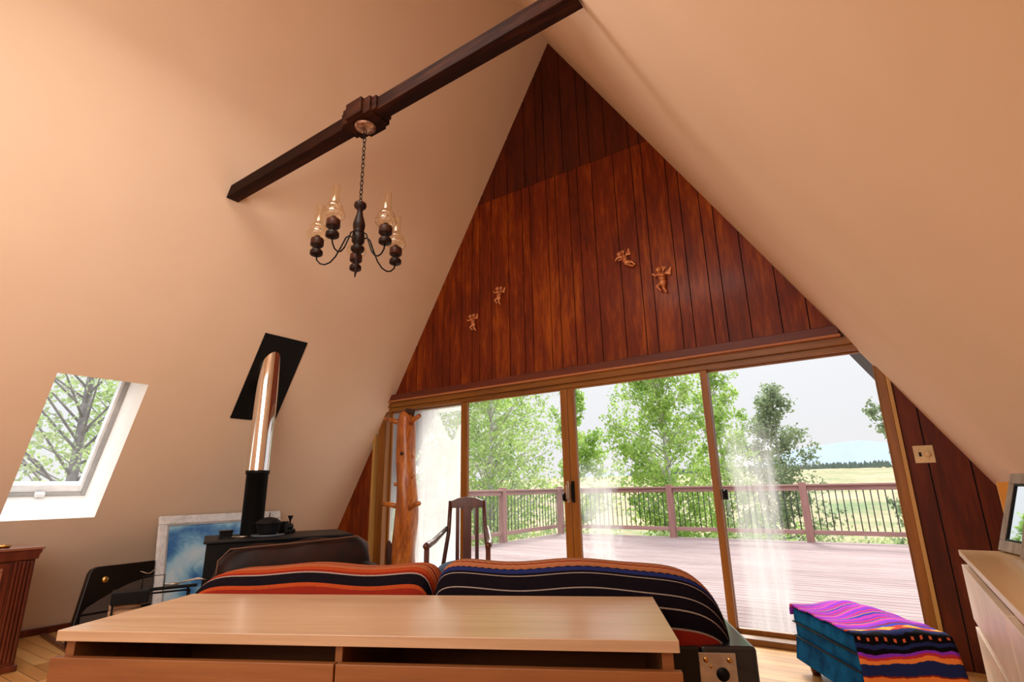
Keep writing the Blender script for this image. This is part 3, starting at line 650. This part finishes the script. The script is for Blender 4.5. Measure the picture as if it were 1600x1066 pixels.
t_.tube([(-.10, 0, .434), (-.01, 0, .436)], .009, 6)
x_, y_ = rk_at(.16, 0)
t_.obj('fire_tongs', brushed, None, loc=(x_, y_, 0), rz=R(50), label='pale-jawed fire tongs lying across the end of the black iron rack', cat='fire tongs')
kw_ = wood('kindling', (.25, .12, .06), (.45, .26, .15), (.6, .38, .24), 'X', .8, 8)
for (x, y, z, lab) in ((-.15, -.035, .289, 'pale split log in the black iron rack, nearest the sideboard'), (-.14, .035, .289, 'pale split log in the black iron rack, nearest the wall'), (-.15, .0, .322, 'pale split log lying topmost in the black iron rack')):
    x_, y_ = rk_at(x, y)
    MB().tube([(-.09, 0, .0), (-.03, .003, .002), (.03, -.003, 0), (.09, 0, .0)], [.019, .021, .020, .019], 9, wob=lambda i_, k_: 1+.10*math.sin(k_*2.3)).obj('split_log', kw_, None, loc=(x_, y_, z), rz=RKA, label=lab, cat='log', group='split logs in the iron rack')
MB().box(-.5, .5, -.02, .02, 0, .02).obj('floor_plank', cherry, None, .004, loc=(-5.25, 1.70, 0), rz=R(-5), label='reddish wooden plank lying on the floor by the left wall, near the sideboard corner', cat='plank')
# left cherry cabinet
cab = thing('cherry_cabinet', 'dark cherry wood cabinet with fluted corner and raised panel door at the left edge', 'cabinet', (-4.76, 1.325, 0))
MB().box(-.42, 0, -1.0, -.0, .03, .665).obj('body', cherry, cab, .004)
MB().prism([(-1.02, .665), (.008, .665), (.012, .69), (.022, .71), (.022, .725), (-1.03, .725), (-1.03, .71)], 'x', -.43, .02).obj('cornice', cherry, cab, .003)
MB().box(-.45, .03, -1.04, .03, .725, .742).obj('cabinet_top', cherry_top, cab, .004)
MB().box(-.43, .015, -1.01, .015, 0, .04).obj('plinth', cherry, cab, .006)
f = MB()
for k in range(5):
    y = -.018-k*.02; f.box(0, .014, y-.007, y+.007, .06, .655)
f.obj('fluted_pilaster', cherry, cab, .004, segs=3)
dr = MB(); dr.box(0, .012, -.90, -.12, .06, .65); dro = dr.obj('door', cherry, cab, .003)
f = MB()
for q in ((-.86, -.16, .60, .625), (-.86, -.16, .09, .115), (-.86, -.835, .115, .60), (-.185, -.16, .115, .60)): f.box(.012, .024, *q)
f.obj('moulding', cherry_top, dro, .005)
pp = [(-.80, .15), (-.22, .15), (-.22, .50)]+[(-.51+.29*math.cos(PI*k/10), .50+.06*math.sin(PI*k/10)) for k in range(1, 10)]+[(-.80, .50)]
MB().prism(pp, 'x', .012, .022).obj('raised_panel', wood('door_panel', (.12, .03, .008), (.24, .07, .02), (.36, .13, .04), 'Z', .35, 5), dro, .005)
bt = thing('brass_dish', 'small brass dish on top of the dark cherry cabinet', 'dish', (-4.86, 1.17, .742))
MB().lathe([(0, 0), (.03, 0), (.04, .008), (.045, .016), (.042, .016), (.035, .008), (0, .006)], 20, cap=False).obj('bowl', brass, bt)
MB().lathe([(.0, .006), (.006, .008), (.008, .02), (.0, .024)], 10, cap=False).obj('knob', brass, bt)

# ------------------------------------------------------------------ log clothes pole
lp = thing('log_coat_rack', 'peeled natural log coat rack with short branch pegs, in front of the fogged door panel', 'coat rack', (-4.08, 4.02, 0))
zs = [0, .05, .2, .35, .42, .55, .7, .85, 1.0, 1.15, 1.3, 1.5, 1.7, 1.88]
cx = [-.06, -.05, -.04, -.045, -.045, -.02, 0, .015, .02, .01, 0, .0, -.005, -.008]
rd = [.17, .15, .14, .135, .135, .125, .12, .112, .108, .104, .102, .100, .098, .096]
def wobf(i, k): return 1+.07*math.sin(k*1.3+zs[i]*9)+.05*math.sin(k*2.7-zs[i]*15)
MB().tube([(c, .02*math.sin(z*3), z) for c, z in zip(cx, zs)], rd, 20, wob=wobf).obj('trunk', logwood, lp, mods=[('SUBSURF', {'levels': 2, 'render_levels': 2})])
for x0, z0, x1, z1, y_ in ((-.06, 1.74, -.27, 1.80, -.06), (.06, 1.72, .24, 1.79, -.06), (-.06, .905, -.25, .93, -.06), (.07, .885, .27, .935, -.06)):
    MB().tube([(x0, -.03, z0), ((x0+x1)/2, y_, (z0+z1)/2+.003), (x1, y_-.02, z1)], [.030, .026, .022], 10).obj('peg', logwood, lp)
for x, y, z, r in ((.03, -.10, 1.42, .022), (.115, -.03, 1.20, .026), (-.11, -.02, 1.33, .022), (.10, -.02, 1.39, .018), (-.12, -.03, 1.12, .022)):
    MB().ell((x, y, z), (r, r*.9, r), rot=None).obj('knot', log_scar if y < -.05 else logwood, lp)
MB().tube([(.02, -.04, 1.86), (.12, -.06, 1.84), (.125, -.06, 1.80)], [.03, .03, .012], 8).obj('stub', log_scar, lp)
MB().ell((-.085, -.105, .42), (.045, .035, .17), rot=Matrix.Rotation(R(-8), 3, 'Y')).obj('bark_scar', log_scar, lp)

# ------------------------------------------------------------------ mission chair
cr = thing('slatted_armchair', 'dark wooden slat-back armchair with a blue cushion facing in from the sliding doors', 'armchair', (-3.07, 3.75, 0), R(32))
cw = .155
back = MB(); back.prism([(-cw, .90), (cw, .90), (cw, .955), (cw*.5, .985), (0, .995), (-cw*.5, .985), (-cw, .955)], 'y', .085, .11); 
back.prism([(-.06, .90), (.06, .90), (.045, .88), (-.045, .88)], 'y', .088, .107); back.obj('crest_rail', chairwood, cr, .004)
MB().box(-cw, cw, .02, .045, .40, .45).obj('back_rail', chairwood, cr, .003)
for x, w in ((-.085, .016), (.085, .016), (0, .036)): 
    MB().prism([(x-w, .44), (x+w, .44), (x+w, .91), (x-w, .91)], 'y', .085, .10).obj('slat', chairwood, cr, .003)
for sx in (-1, 1):
    MB().tube([(sx*.215, .12, 0), (sx*.20, .03, .42), (sx*(cw+.005), .07, .7), (sx*(cw-.005), .10, .96)], .019, 6).obj('back_post', chairwood, cr)
    MB().box(sx*.235-.018, sx*.235+.018, -.52, -.484, 0, .63).obj('front_leg', chairwood, cr, .004)
    MB().tube([(sx*.175, .06, .735), (sx*.20, -.06, .70), (sx*.228, -.26, .655), (sx*.238, -.44, .645), (sx*.238, -.54, .645)], [.018, .020, .024, .027, .022], 8).obj('armrest', chairwood, cr)
    MB().box(sx*.225-.012, sx*.225+.012, -.49, .04, .34, .40).obj('side_rail', chairwood, cr, .003)
MB().box(-.225, .225, -.51, -.485, .34, .40).obj('front_rail', chairwood, cr, .003)
MB().grid(lambda u, v: (-.205+.41*u, -.47+.5*v, .41+.095*(max(0, math.sin(PI*u))*max(0, math.sin(PI*v)))**.3), 16, 16).obj('seat_cushion', seat_blue, cr)
MB().box(-.21, .21, -.47, .03, .395, .415).obj('seat', chairwood, cr, .003)

# ------------------------------------------------------------------ sofa with two striped blankets
sf = thing('sofa', 'long black-framed sofa seen from behind, draped with striped blankets', 'sofa', (-1.958, 1.045, 0), R(26.5))
U0, U1 = -.16, 1.74
f = MB(); f.box(U0+.12, U1-.16, .0, .05, .10, .60); f.box(U0+.12, U1-.14, .05, .85, .10, .26); f.obj('frame', dark_gloss, sf, .008)
for a, b_ in ((U0, U0+.12), (U1-.16, U1)): 
    MB().box(a, b_, -.0, .85, 0, .60).obj('armrest', plain('arm_lacquer', (.005, .005, .006), .2, 0, (.008, .008, .01), 8, 0, .15) if a == U0 else MATS['arm_lacquer'], sf, .012, segs=3)
pb = MB(); pb.box(1.572, 1.677, -.007, .0, .478, .585)
po = pb.obj('metal_plate', brushed, sf, .002)
for x, z, r in ((1.592, .567, .007), (1.658, .567, .007), (1.592, .496, .007), (1.658, .496, .007), (1.636, .53, .018), (1.605, .55, .004)):
    MB().lathe([(r, 0), (r, .004), (0, .004)], 16, T((x, -.007, z)) @ RX(PI/2), cap=False).obj('bolt' if r < .02 else 'socket_hole', black if r > .01 else brass, po)
def pillow(u0, u1, off, zt, jlo, ends, sag=0.0):
    uc, uh = (u0+u1)/2, (u1-u0)/2
    def fn(u, v):
        s = 2*u-1; sg = 1 if s > 0 else -1
        s = sg*(1-(1-abs(s))**1.6)
        pe = ends[0] if s < 0 else ends[1]
        k = max(0.0, 1-abs(s)**pe)**(1/2.6)
        a = R(jlo)+v*(R(180-jlo)-R(jlo))          # angle around the section, rear bottom -> top -> front bottom
        ca, sa = -math.cos(a), math.sin(a)
        rn, rz_ = (.15+off)*(.35+.65*k), (.26+off)*(.30+.70*k)
        e = .62
        n = .16+rn*(1 if ca > 0 else -1)*abs(ca)**e
        z = (zt-.26)-.10*(1-k)+rz_*(1 if sa > 0 else -1)*abs(sa)**e
        z += .006*math.sin(7*s+3*v)+sag*s
        return (uc+(uh+off)*s, n, z)
    return fn
MB().grid(pillow(U0+.02, .74, 0, .79, -80, (5, 26)), 36, 28).obj('back_cushion', leather, sf)
MB().grid(pillow(.75, 1.66, 0, .80, -80, (26, 5)), 36, 28).obj('back_cushion', leather, sf)
for a, b_ in ((U0+.13, .74), (.755, U1-.17)): MB().box(a, b_, .30, .84, .26, .42).obj('seat_cushion', leather, sf, .04, segs=4)
b1 = MB().grid(pillow(U0-.01, .745, .012, .79, -62, (5, 22)), 48, 60).obj('striped_blanket', blanket_orange, None, loc=(-1.958, 1.045, 0), rz=R(26.5), mods=[('SOLIDIFY', {'thickness': .006})], label='orange and black striped blanket draped over the left half of the sofa back', cat='blanket')
b2 = MB().grid(pillow(.752, 1.68, .012, .803, -62, (22, 4.5)), 48, 60).obj('striped_blanket', blanket_dark, None, loc=(-1.958, 1.045, 0), rz=R(26.5), mods=[('SOLIDIFY', {'thickness': .006})], label='black blanket with thin pale stripes, over the right half of the sofa back', cat='blanket')

# ------------------------------------------------------------------ sideboard in the foreground
sb = thing('sideboard', 'long light oak low drawer unit in the foreground, pushed against the back of the sofa', 'sideboard', (-1.758, .561, 0), R(26.8))
SL, SD = 1.492, .474; ZT = .74
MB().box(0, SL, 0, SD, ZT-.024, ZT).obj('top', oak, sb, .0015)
f = MB(); f.box(.012, .036, .02, SD-.01, 0, ZT-.024); f.box(SL-.036, SL-.012, .02, SD-.01, 0, ZT-.024); f.box(.036, SL-.036, SD-.02, SD-.01, .02, ZT-.024); f.box(.036, SL-.036, .03, SD-.02, .05, .07)
f.box(SL/2-.03, SL/2-.012, .022, SD-.02, .05, ZT-.024)
f.obj('carcass', oak_front_shaded, sb, .0015)
zb = ZT-.024-.036
for r in range(3):
    for c in range(2):
        x0 = -.006+c*(SL/2-.02+.006); x1 = SL/2-.022 if c == 0 else SL+.002
        if c: x0 = SL/2-.018
        MB().box(x0, x1, -.0, .020, zb-.19, zb).obj('drawer', oak_front_shaded, sb, .0015)
    zb -= .215

# ------------------------------------------------------------------ ottoman with blanket
ot = thing('ottoman', 'low blue velvet ottoman with pleated skirt, by the right end of the sliding doors', 'ottoman', (-.615, 3.83, 0), math.atan2(-.565, .352))
OL, OW, OZ = .66, .40, .345      # local x: A->B, local y: away (B->C side)
def taper(x0, x1, y0, y1, z0, z1, e):
    return MB().add([(x0-e, y0-e, z0), (x1+e, y0-e, z0), (x1+e, y1+e, z0), (x0-e, y1+e, z0), (x0, y0, z1), (x1, y0, z1), (x1, y1, z1), (x0, y1, z1)],
             [(0, 3, 2, 1), (4, 5, 6, 7), (0, 1, 5, 4), (1, 2, 6, 5), (2, 3, 7, 6), (3, 0, 4, 7)])
taper(0, OL, 0, OW, .065, .19, .012).obj('skirt', denim, ot, .006)
taper(.004, OL-.004, .004, OW-.004, .185, .265, .0).obj('body', denim, ot, .008)
taper(0, OL, 0, OW, .262, OZ, .004).obj('top_cushion', denim, ot, .022, segs=4)
for z in (.19, .265): MB().tube([(-.003, -.003, z), (OL+.003, -.003, z), (OL+.003, OW+.003, z), (-.003, OW+.003, z)], .005, 6, closed=True).obj('piping', plain('dark_piping', (.004, .008, .02), .8) if z < .2 else MATS['dark_piping'], ot)
for x in (.06, OL-.06):
    for y in (.06, OW-.06): MB().lathe([(.022, 0), (.028, .03), (.028, .065)], 12, T((x, y, 0))).obj('foot', cherry, ot)
def drape(u, v):
    # u across (local y), v along: starts overhanging the far-left corner, runs over the top, down the near side
    s = v*1.02-.03; y = -.012+u*(OW+.03)
    if s < 0: x, z = -.012, OZ+s*1.6
    elif s < OL-.02: x, z = s, OZ+.010
    else:
        t = s-(OL-.02); x = OL+.010+.10*math.sin(min(1, t/.3)*PI/2)*.35; z = OZ+.006-t*.8
    hump = .045*math.exp(-((u-.62)/.28)**2)*math.exp(-((v-.28)/.28)**2)
    z += hump+.004*math.sin(30*v+5*u)+.004*math.sin(9*u+2)
    if v < .62 and u > .0: x += .0
    y2 = y + (.05*(v-.3))*(u*1.4)
    return (x, y2+.0, z)
MB().grid(drape, 24, 60).obj('striped_blanket', ottoman_cloth, ot and None, loc=ot.location, rz=ot.rotation_euler.z, mods=[('SOLIDIFY', {'thickness': .006, 'offset': 1})], label='purple, red and orange striped woven blanket laid over the blue ottoman', cat='blanket')

# ------------------------------------------------------------------ right dresser, mirrors, pine board, wall dial
dd = thing('dresser', 'pale birch chest of drawers along the right wall', 'dresser', (.182, 2.987, 0))
DZ = .78; DL = 2.4
MB().box(0, .46, -DL, 0, DZ-.022, DZ).obj('top', birch, dd, .0015)
f = MB(); f.box(.02, .45, -DL+.01, -DL+.03, 0, DZ-.022); f.box(.02, .45, -.03, -.01, 0, DZ-.022); f.box(.03, .04, -DL+.03, -.03, .03, DZ-.022); f.box(.02, .05, -1.08, -1.04, 0, DZ-.022); f.obj('carcass', birch, dd, .0015)
for c, (a, b_) in enumerate(((-1.055, .0), (-2.1, -1.062), (-2.4, -2.107))):
    z1 = DZ-.022-.034
    for r in range(3):
        MB().box(0, .02, a, b_, z1-.205, z1).obj('drawer', white_front, dd, .0015); z1 -= .232
def framed(name, loc, rz, lean, w, h, label, glassm):
    e = thing(name, label, 'mirror', loc, rot=(0, 0, 0)); e.rotation_euler = (Matrix.Rotation(rz, 3, 'Z') @ Matrix.Rotation(lean, 3, 'X')).to_euler()
    f = MB(); t = .042
    for q in ((0, w, 0, t), (0, w, h-t, h), (0, t, t, h-t), (w-t, w, t, h-t)): f.box(q[0], q[1], 0, .022, q[2], q[3])
    f.obj('frame', graywood, e, .003)
    f = MB()
    for q in ((t, w-t, t, t+.008), (t, w-t, h-t-.008, h-t), (t, t+.008, t, h-t), (w-t-.008, w-t, t, h-t)): f.box(q[0], q[1], .003, .014, q[2], q[3])
    f.obj('liner', black, e)
    MB().box(t, w-t, .008, .012, t, h-t).obj('mirror_glass', mirror, e)
framed('mirror', (.305, 2.965, DZ+.007), R(-77), R(-19), .40, .31, 'mirror in a weathered grey wood frame leaning on the far end of the pale dresser', mirror)
framed('mirror', (.328, 2.67, DZ+.007), R(-74), R(-17), .40, .29, 'second grey framed mirror, overlapping the first and cut by the right edge', mirror)
MB().box(.418, .472, 3.50, 3.54, 0, 1.045).obj('pine_board', pine, None, .003, label='orange pine board standing upright behind the mirrors in the right corner', cat='board')
th = thing('thermostat', 'ivory wall plate with a switch and a round dial on the dark panelling', 'thermostat', (.2, D, 1.219))
MB().box(-.052, .052, -.008, 0, -.054, .054).obj('plate', ivory, th, .003)
MB().lathe([(.020, 0), (.018, .014), (0, .015)], 24, T((.018, -.008, .0)) @ RX(PI/2), cap=False).obj('dial', ivory, th)
MB().box(-.026, -.014, -.014, -.008, -.013, .013).obj('switch', black, th, .001)
for x, z in ((-.02, .03), (-.02, -.032), (.02, -.032)): MB().lathe([(.003, 0), (.003, .002), (0, .002)], 8, T((x, -.008, z)) @ RX(PI/2), cap=False).obj('screw', brass, th)

# ------------------------------------------------------------------ four carved cherubs on the panelling
def cherub(loc, flip, tilt, sc_, label, pose):
    mb = MB(); r = random.Random(pose)
    def limb(pts, rads): mb.tube(pts, rads, 8)
    mb.ell((0, -.02, 0), (.026, .022, .038)); mb.ell((.004, -.022, -.035), (.026, .022, .024))
    mb.ell((-.022, -.03, .056), (.021, .021, .023))
    for k in range(9):
        a = k*.7; mb.ell((-.022+.017*math.cos(a), -.028, .060+.016*abs(math.sin(a))), (.008, .009, .008), seg=8, rings=5)
    mb.ell((-.034, -.045, .052), (.004, .005, .004), seg=6, rings=4)
    if pose % 2 == 0:
        limb([(-.015, -.03, .025), (-.045, -.04, .012), (-.062, -.045, .03)], [.011, .009, .007]); limb([(.015, -.03, .022), (.02, -.05, 0), (-.01, -.055, .012)], [.011, .009, .007])
        limb([(-.006, -.025, -.045), (-.03, -.04, -.07), (-.005, -.03, -.105)], [.016, .012, .007]); limb([(.012, -.02, -.045), (.012, -.03, -.085), (.03, -.02, -.115)], [.016, .012, .007])
    else:
        limb([(-.012, -.03, .025), (-.05, -.035, .035), (-.075, -.03, .02)], [.011, .009, .007]); limb([(.012, -.03, .02), (-.015, -.05, -.005), (-.045, -.05, .0)], [.011, .009, .007])
        limb([(.0, -.02, -.045), (.02, -.035, -.08), (.045, -.02, -.10)], [.016, .012, .007]); limb([(.015, -.02, -.04), (.045, -.03, -.06), (.06, -.02, -.095)], [.016, .012, .007])
    for j in range(5):
        t = j/4
        limb([(.018, -.012, .03), (.045+.012*t, -.008, .05-.03*t), (.066-.004*t, -.010, .075-.055*t)], [.007, .009, .005])
    for j in range(3): limb([(-.002, -.008, .035), (-.006+.01*j, -.006, .07), (.002+.014*j, -.008, .094-.008*j)], [.006, .007, .004])
    o = mb.obj('cherub_carving', cherub_mat, None, loc=loc, mods=[('REMESH', {'mode': 'VOXEL', 'voxel_size': .0032, 'use_smooth_shade': True}), ('SMOOTH', {'iterations': 2, 'factor': .5})], label=label, cat='wall carving', group=None)
    o.rotation_euler = (0, tilt, 0); o.scale = (sc_*flip, sc_, sc_)
    # keep negative scale out: mirror the mesh instead
    if flip < 0:
        for vv in o.data.vertices: vv.co.x *= -1
        o.data.flip_normals(); o.scale.x = sc_
cherub((-3.42, D, 2.80), 1, R(-6), 1.0, 'small carved winged cherub on the panelling, lowest and leftmost of the four', 0)
cherub((-3.07, D, 3.03), 1, R(8), 1.0, 'small carved winged cherub on the panelling, second from the left, stepping up', 2)
cherub((-1.66, D, 3.05), 1, R(-18), 1.12, 'carved winged cherub flying left on the panelling, highest at the centre', 1)
cherub((-1.335, D, 2.79), 1, R(4), 1.22, 'carved winged cherub with raised wings, rightmost of the four', 4)

# ------------------------------------------------------------------ deck and railing outside
dk = MB(); y = D+.13; DX0, DX1, DY1 = -7.15, 3.6, 12.6
DZ0 = -.06
while y < DY1:
    dk.box(DX0, DX1, y, min(y+.138, DY1), DZ0-.035, DZ0); y += .148
dk.mi = 1; dk.box(DX0+.02, DX1-.02, D+.13, DY1-.02, DZ0-.2, DZ0-.04)
dk.obj('deck', [deck_m, deck_gap], kind='structure')
def railing(name, label, p0, p1, posts, nb):
    v = Vector((p1[0]-p0[0], p1[1]-p0[1], 0)); L_ = v.length; a = math.atan2(v.y, v.x)
    e = thing(name, label, 'railing', (p0[0], p0[1], DZ0), a)
    MB().box(0, L_, -.07, .07, 1.06, 1.095).obj('top_rail', rail_wood_x, e, .004)
    MB().box(0, L_, -.02, .02, .97, 1.06).obj('upper_rail', rail_wood_x, e, .004)
    MB().box(0, L_, -.02, .02, .14, .225).obj('lower_rail', rail_wood_x, e, .004)
    for p in posts: MB().box(p-.065, p+.065, -.075, .06, -.15, 1.135).obj('post', rail_wood, e, .006)
    for k in range(nb):
        x = (k+.5)*L_/nb
        if min(abs(x-p) for p in posts) < .09: continue
        MB().tube([(x, 0, .18), (x, 0, 1.0)], .010, 6).obj('baluster', baluster_m, e)
railing('deck_railing', 'red-brown wooden deck railing with black metal balusters along the far edge of the deck', (-7.08, 12.45), (3.5, 12.45), [0, 2.88, 5.6, 8.35], 92)
railing('deck_railing', 'red-brown deck railing with black balusters running out along the left side of the deck', (-7.08, 4.6), (-7.08, 12.3), [.05, 2.6, 5.3], 58)

# ------------------------------------------------------------------ land, distant ridge, trees
rg = random.Random(11)
def hland(x, y):
    r = math.hypot(x, y)
    base = -2.2-.05*(min(r, 60)-8)
    far = max(0, (r-75)/330.0)
    h = base+far**1.15*13.0
    h += .5*math.sin(x*.05+1)*math.cos(y*.045)*min(1, r/60)+1.6*math.sin(x*.013+2)*min(1, r/250)
    return h
gm = MB(); rings = [6, 10, 14, 18, 24, 32, 42, 55, 72, 95, 125, 165, 215, 280, 360, 430]
na = 72; vs = []
for r in rings:
    for k in range(na+1):
        a = R(-25)+R(235)*k/na; x = -2+r*math.cos(a); y = r*math.sin(a)
        vs.append((x, y, hland(x, y)))
fs = [(i*(na+1)+k, i*(na+1)+k+1, (i+1)*(na+1)+k+1, (i+1)*(na+1)+k) for i in range(len(rings)-1) for k in range(na)]
gm.add(vs, [f[::-1] for f in fs], True).obj('meadow', drygrass, kind='structure')
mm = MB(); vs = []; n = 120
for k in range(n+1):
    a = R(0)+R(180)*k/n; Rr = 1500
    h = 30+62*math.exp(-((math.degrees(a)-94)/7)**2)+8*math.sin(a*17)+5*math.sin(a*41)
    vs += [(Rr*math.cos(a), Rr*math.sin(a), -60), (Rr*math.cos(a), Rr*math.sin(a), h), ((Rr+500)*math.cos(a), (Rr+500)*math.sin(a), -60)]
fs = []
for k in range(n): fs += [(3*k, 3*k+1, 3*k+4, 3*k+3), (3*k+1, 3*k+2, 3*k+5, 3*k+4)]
mm.add(vs, fs, True).obj('mountains', mount_haze_m, kind='structure')
# dark conifer belt on the ridge: uncountable from here
cf = MB(); cr_ = random.Random(5)
for i in range(900):
    a = R(cr_.uniform(78, 112)); r = cr_.uniform(385, 425); x = -2+r*math.cos(a); y = r*math.sin(a); h = cr_.uniform(2, 4.2); z = hland(x, y)
    w = h*.42
    cf.add([(x-w, y, z), (x, y-w, z), (x+w, y, z), (x, y+w, z), (x, y, z+h)], [(0, 1, 4), (1, 2, 4), (2, 3, 4), (3, 0, 4)])
cf.obj('conifer_belt', conifer_m, kind='stuff', label='dark line of distant conifers on the ridge beyond the tan meadow', cat='trees')
def leaves(rng, centers, per, size, spread):
    n = len(centers)*per
    rs = np.random.RandomState(rng.randint(0, 99999))
    c = np.repeat(np.array(centers), per, 0)
    d = rs.normal(size=(n, 3)); d /= np.linalg.norm(d, axis=1)[:, None]
    sp = np.repeat(np.array(spread), per)[:, None] if hasattr(spread, '__len__') else spread
    p = c+d*(rs.rand(n, 1)**.6)*sp
    a = rs.normal(size=(n, 3)); a /= np.linalg.norm(a, axis=1)[:, None]
    b = rs.normal(size=(n, 3)); b -= a*(a*b).sum(1)[:, None]; b /= np.linalg.norm(b, axis=1)[:, None]
    s = size*(.6+.8*rs.rand(n, 1))
    V = np.stack([p-a*s, p-b*s*.6, p+a*s, p+b*s*.6], 1).reshape(-1, 3)
    return V, n
def tree(x, y, h, prof, label, leafm, barkm, seed, ncl=260, per=26, size=.07, trunk_r=.09, low=.2, spread=.35, group=None, lean=0.0, zbase=None):
    rg = random.Random(seed); z0 = hland(x, y) if zbase is None else zbase
    e = thing('tree', label, 'tree', (x, y, z0), group=group)
    tb = MB(); pts = []; n = 10
    for i in range(n+1):
        t = i/n; pts.append((lean*t*h+.06*h*.1*math.sin(4*t+seed), .05*math.sin(3*t+seed*2), t*h*.97))
    tb.tube(pts, [max(.012, trunk_r*(1-.9*i/n)) for i in range(n+1)], 8)
    cs_ = []; sp = []
    def tp(t): i = min(n-1, int(t*n)); f = t*n-i; return Vector(pts[i]).lerp(Vector(pts[i+1]), f)
    nbr = max(8, ncl//7)
    for b_ in range(nbr):
        t = low+(1-low)*(b_+rg.random())/nbr*.97
        rad = prof((t-low)/(1-low))*rg.uniform(.65, 1.12); a = rg.uniform(0, 2*PI)
        base = tp(max(0, t-.06)); tip = tp(t)+Vector((rad*math.cos(a), rad*math.sin(a), rad*rg.uniform(.1, .5)))
        mid = base.lerp(tip, .5)+Vector((0, 0, .08*rad))
        tb.tube([base, mid, tip], [trunk_r*.28*(1-t*.6), trunk_r*.18*(1-t*.6), .008], 5)
        for k in range(7):
            f = rg.uniform(.25, 1.05); c = base.lerp(tip, f)+Vector((rg.gauss(0, .13), rg.gauss(0, .13), rg.gauss(0, .12)))*max(.6, rad)
            cs_.append(tuple(c)); sp.append(spread*rg.uniform(.6, 1.2)*(1.1-.5*t))
    tb.obj('trunk', barkm, e)
    V, m = leaves(rg, cs_, per, size, sp)
    me = bpy.data.meshes.new('foliage'); me.from_pydata(V.tolist(), [], [(4*i, 4*i+1, 4*i+2, 4*i+3) for i in range(m)])
    me.materials.append(leafm); o = bpy.data.objects.new('foliage', me); COL.objects.link(o); o.parent = e
    return e
def polar(px_dir, dist): pass
asp = lambda w: (lambda t: w*(.55+.6*math.sin(PI*min(1, t*1.05)**.8))*(1-t**3*.75))
G = 'aspen trees beyond the deck railing'
tree(-5.75, 17.0, 10.0, asp(1.6), 'large bright green aspen behind the middle of the far railing', leaf_a, bark, 1, 800, 24, .06, .11, .16, .42)
tree(-4.6, 19.5, 9.4, asp(1.0), 'slender green aspen seen behind the mullion of the right door panel', leaf_a, bark, 2, 360, 20, .065, .08, .15, .38)
tree(-3.15, 21.5, 7.6, (lambda t: 1.75*(1-t)**.8+.2), 'cone-shaped grey-green aspen standing alone left of the right railing post', leaf_b, bark, 3, 520, 17, .065, .08, .15, .4)
tree(.70, 16.5, 5.4, (lambda t: .95), 'sparse grey-green tree whose branches reach in from the right door jamb', leaf_b, darkbark, 4, 160, 20, .065, .06, .3, .3)
tree(-10.9, 14.6, 10.5, asp(2.1), 'broad leafy aspen with pale trunk beyond the left deck railing, nearest the door mullion', leaf_a, bark, 5, 640, 21, .06, .12, .2, .45)
tree(-13.2, 12.6, 11.0, asp(2.3), 'broad leafy aspen beyond the left deck railing, behind the slat-back armchair', leaf_a, darkbark, 6, 640, 21, .06, .12, .18, .45)
tree(-14.6, 19.5, 12.0, asp(2.6), 'tall aspen standing behind the two nearest aspens on the left', leaf_c, bark, 7, 520, 18, .08, .12, .15, .55)
tree(-10.35, 19.5, 8.6, asp(1.2), 'slim aspen showing just right of the centre door mullion', leaf_a, bark, 8, 260, 26, .075, .07, .2, .4)
tree(-12.6, 7.6, 9.0, asp(1.8), 'leafy tree beyond the left deck railing, behind the fogged door panel', leaf_a, darkbark, 9, 260, 26, .085, .12, .15, .45)
tree(-13.0, 3.9, 10.0, asp(2.2), 'branching tree with a grey trunk seen through the skylight', leaf_c, darkbark, 10, 480, 11, .05, .15, .12, .42)
tree(-20.5, 7.2, 10.0, asp(2.8), 'bushy tree farther behind the one in the skylight', leaf_a, darkbark, 12, 300, 12, .08, .16, .1, .6)
def shrub(x, y, r, h, label, leafm, seed, n=60, per=26, size=.06, z=None):
    rg = random.Random(seed); z0 = hland(x, y) if z is None else z
    e = thing('shrub', label, 'shrub', (x, y, z0), group='shrubs below the deck railing')
    st_ = MB(); cs_ = []
    for k in range(n):
        a = rg.uniform(0, 2*PI); q = rg.random()**.5*r; zz = rg.uniform(.15, 1)*h*(1-.35*(q/r)**2); cs_.append((q*math.cos(a), q*math.sin(a), zz))
        if k % 5 == 0: st_.tube([(q*.1*math.cos(a), q*.1*math.sin(a), -.1), (q*.6*math.cos(a), q*.6*math.sin(a), zz*.6), cs_[-1]], [.03, .02, .008], 5)
    st_.obj('stems', darkbark, e)
    V, m = leaves(rg, cs_, per, size, [r*.28]*n)
    me = bpy.data.meshes.new('foliage'); me.from_pydata(V.tolist(), [], [(4*i, 4*i+1, 4*i+2, 4*i+3) for i in range(m)])
    me.materials.append(leafm); o = bpy.data.objects.new('foliage', me); COL.objects.link(o); o.parent = e
shr = [(-9.2, 8.2, 1.0, 2.6), (-9.4, 10.6, 1.1, 2.7), (-9.0, 12.6, 1.1, 2.8), (-8.3, 14.4, 1.0, 2.7), (-6.9, 15.0, .9, 2.4), (-5.2, 14.9, .9, 2.3), (-3.9, 15.6, .9, 2.6), (-2.6, 16.6, 1.0, 2.6), (-1.9, 18.6, 1.1, 2.3), (-.6, 19.5, 1.2, 2.2), (.4, 15.6, .8, 2.3), (1.6, 18.0, 1.2, 2.4), (-.9, 24, 1.5, 2.2), (-10.9, 17, 1.4, 3.2)]
slab = ['nearest the house on the left side', 'beyond the middle of the left railing', 'just left of the railing corner', 'at the railing corner behind the centre mullion', 'left of the post in the third door panel', 'right of the post in the third door panel', 'behind the streaked glass', 'under the lone cone-shaped aspen', 'just left of the right railing post', 'just right of the right railing post', 'at the right door jamb', 'farthest to the right', 'farthest out in the meadow', 'behind the left aspens']
for i, ((x, y, r, h), l_) in enumerate(zip(shr, slab)):
    shrub(x, y, r, h, 'green leafy shrub below the railing, '+l_, (leaf_c, leaf_a, leaf_c)[i % 3], 40+i)
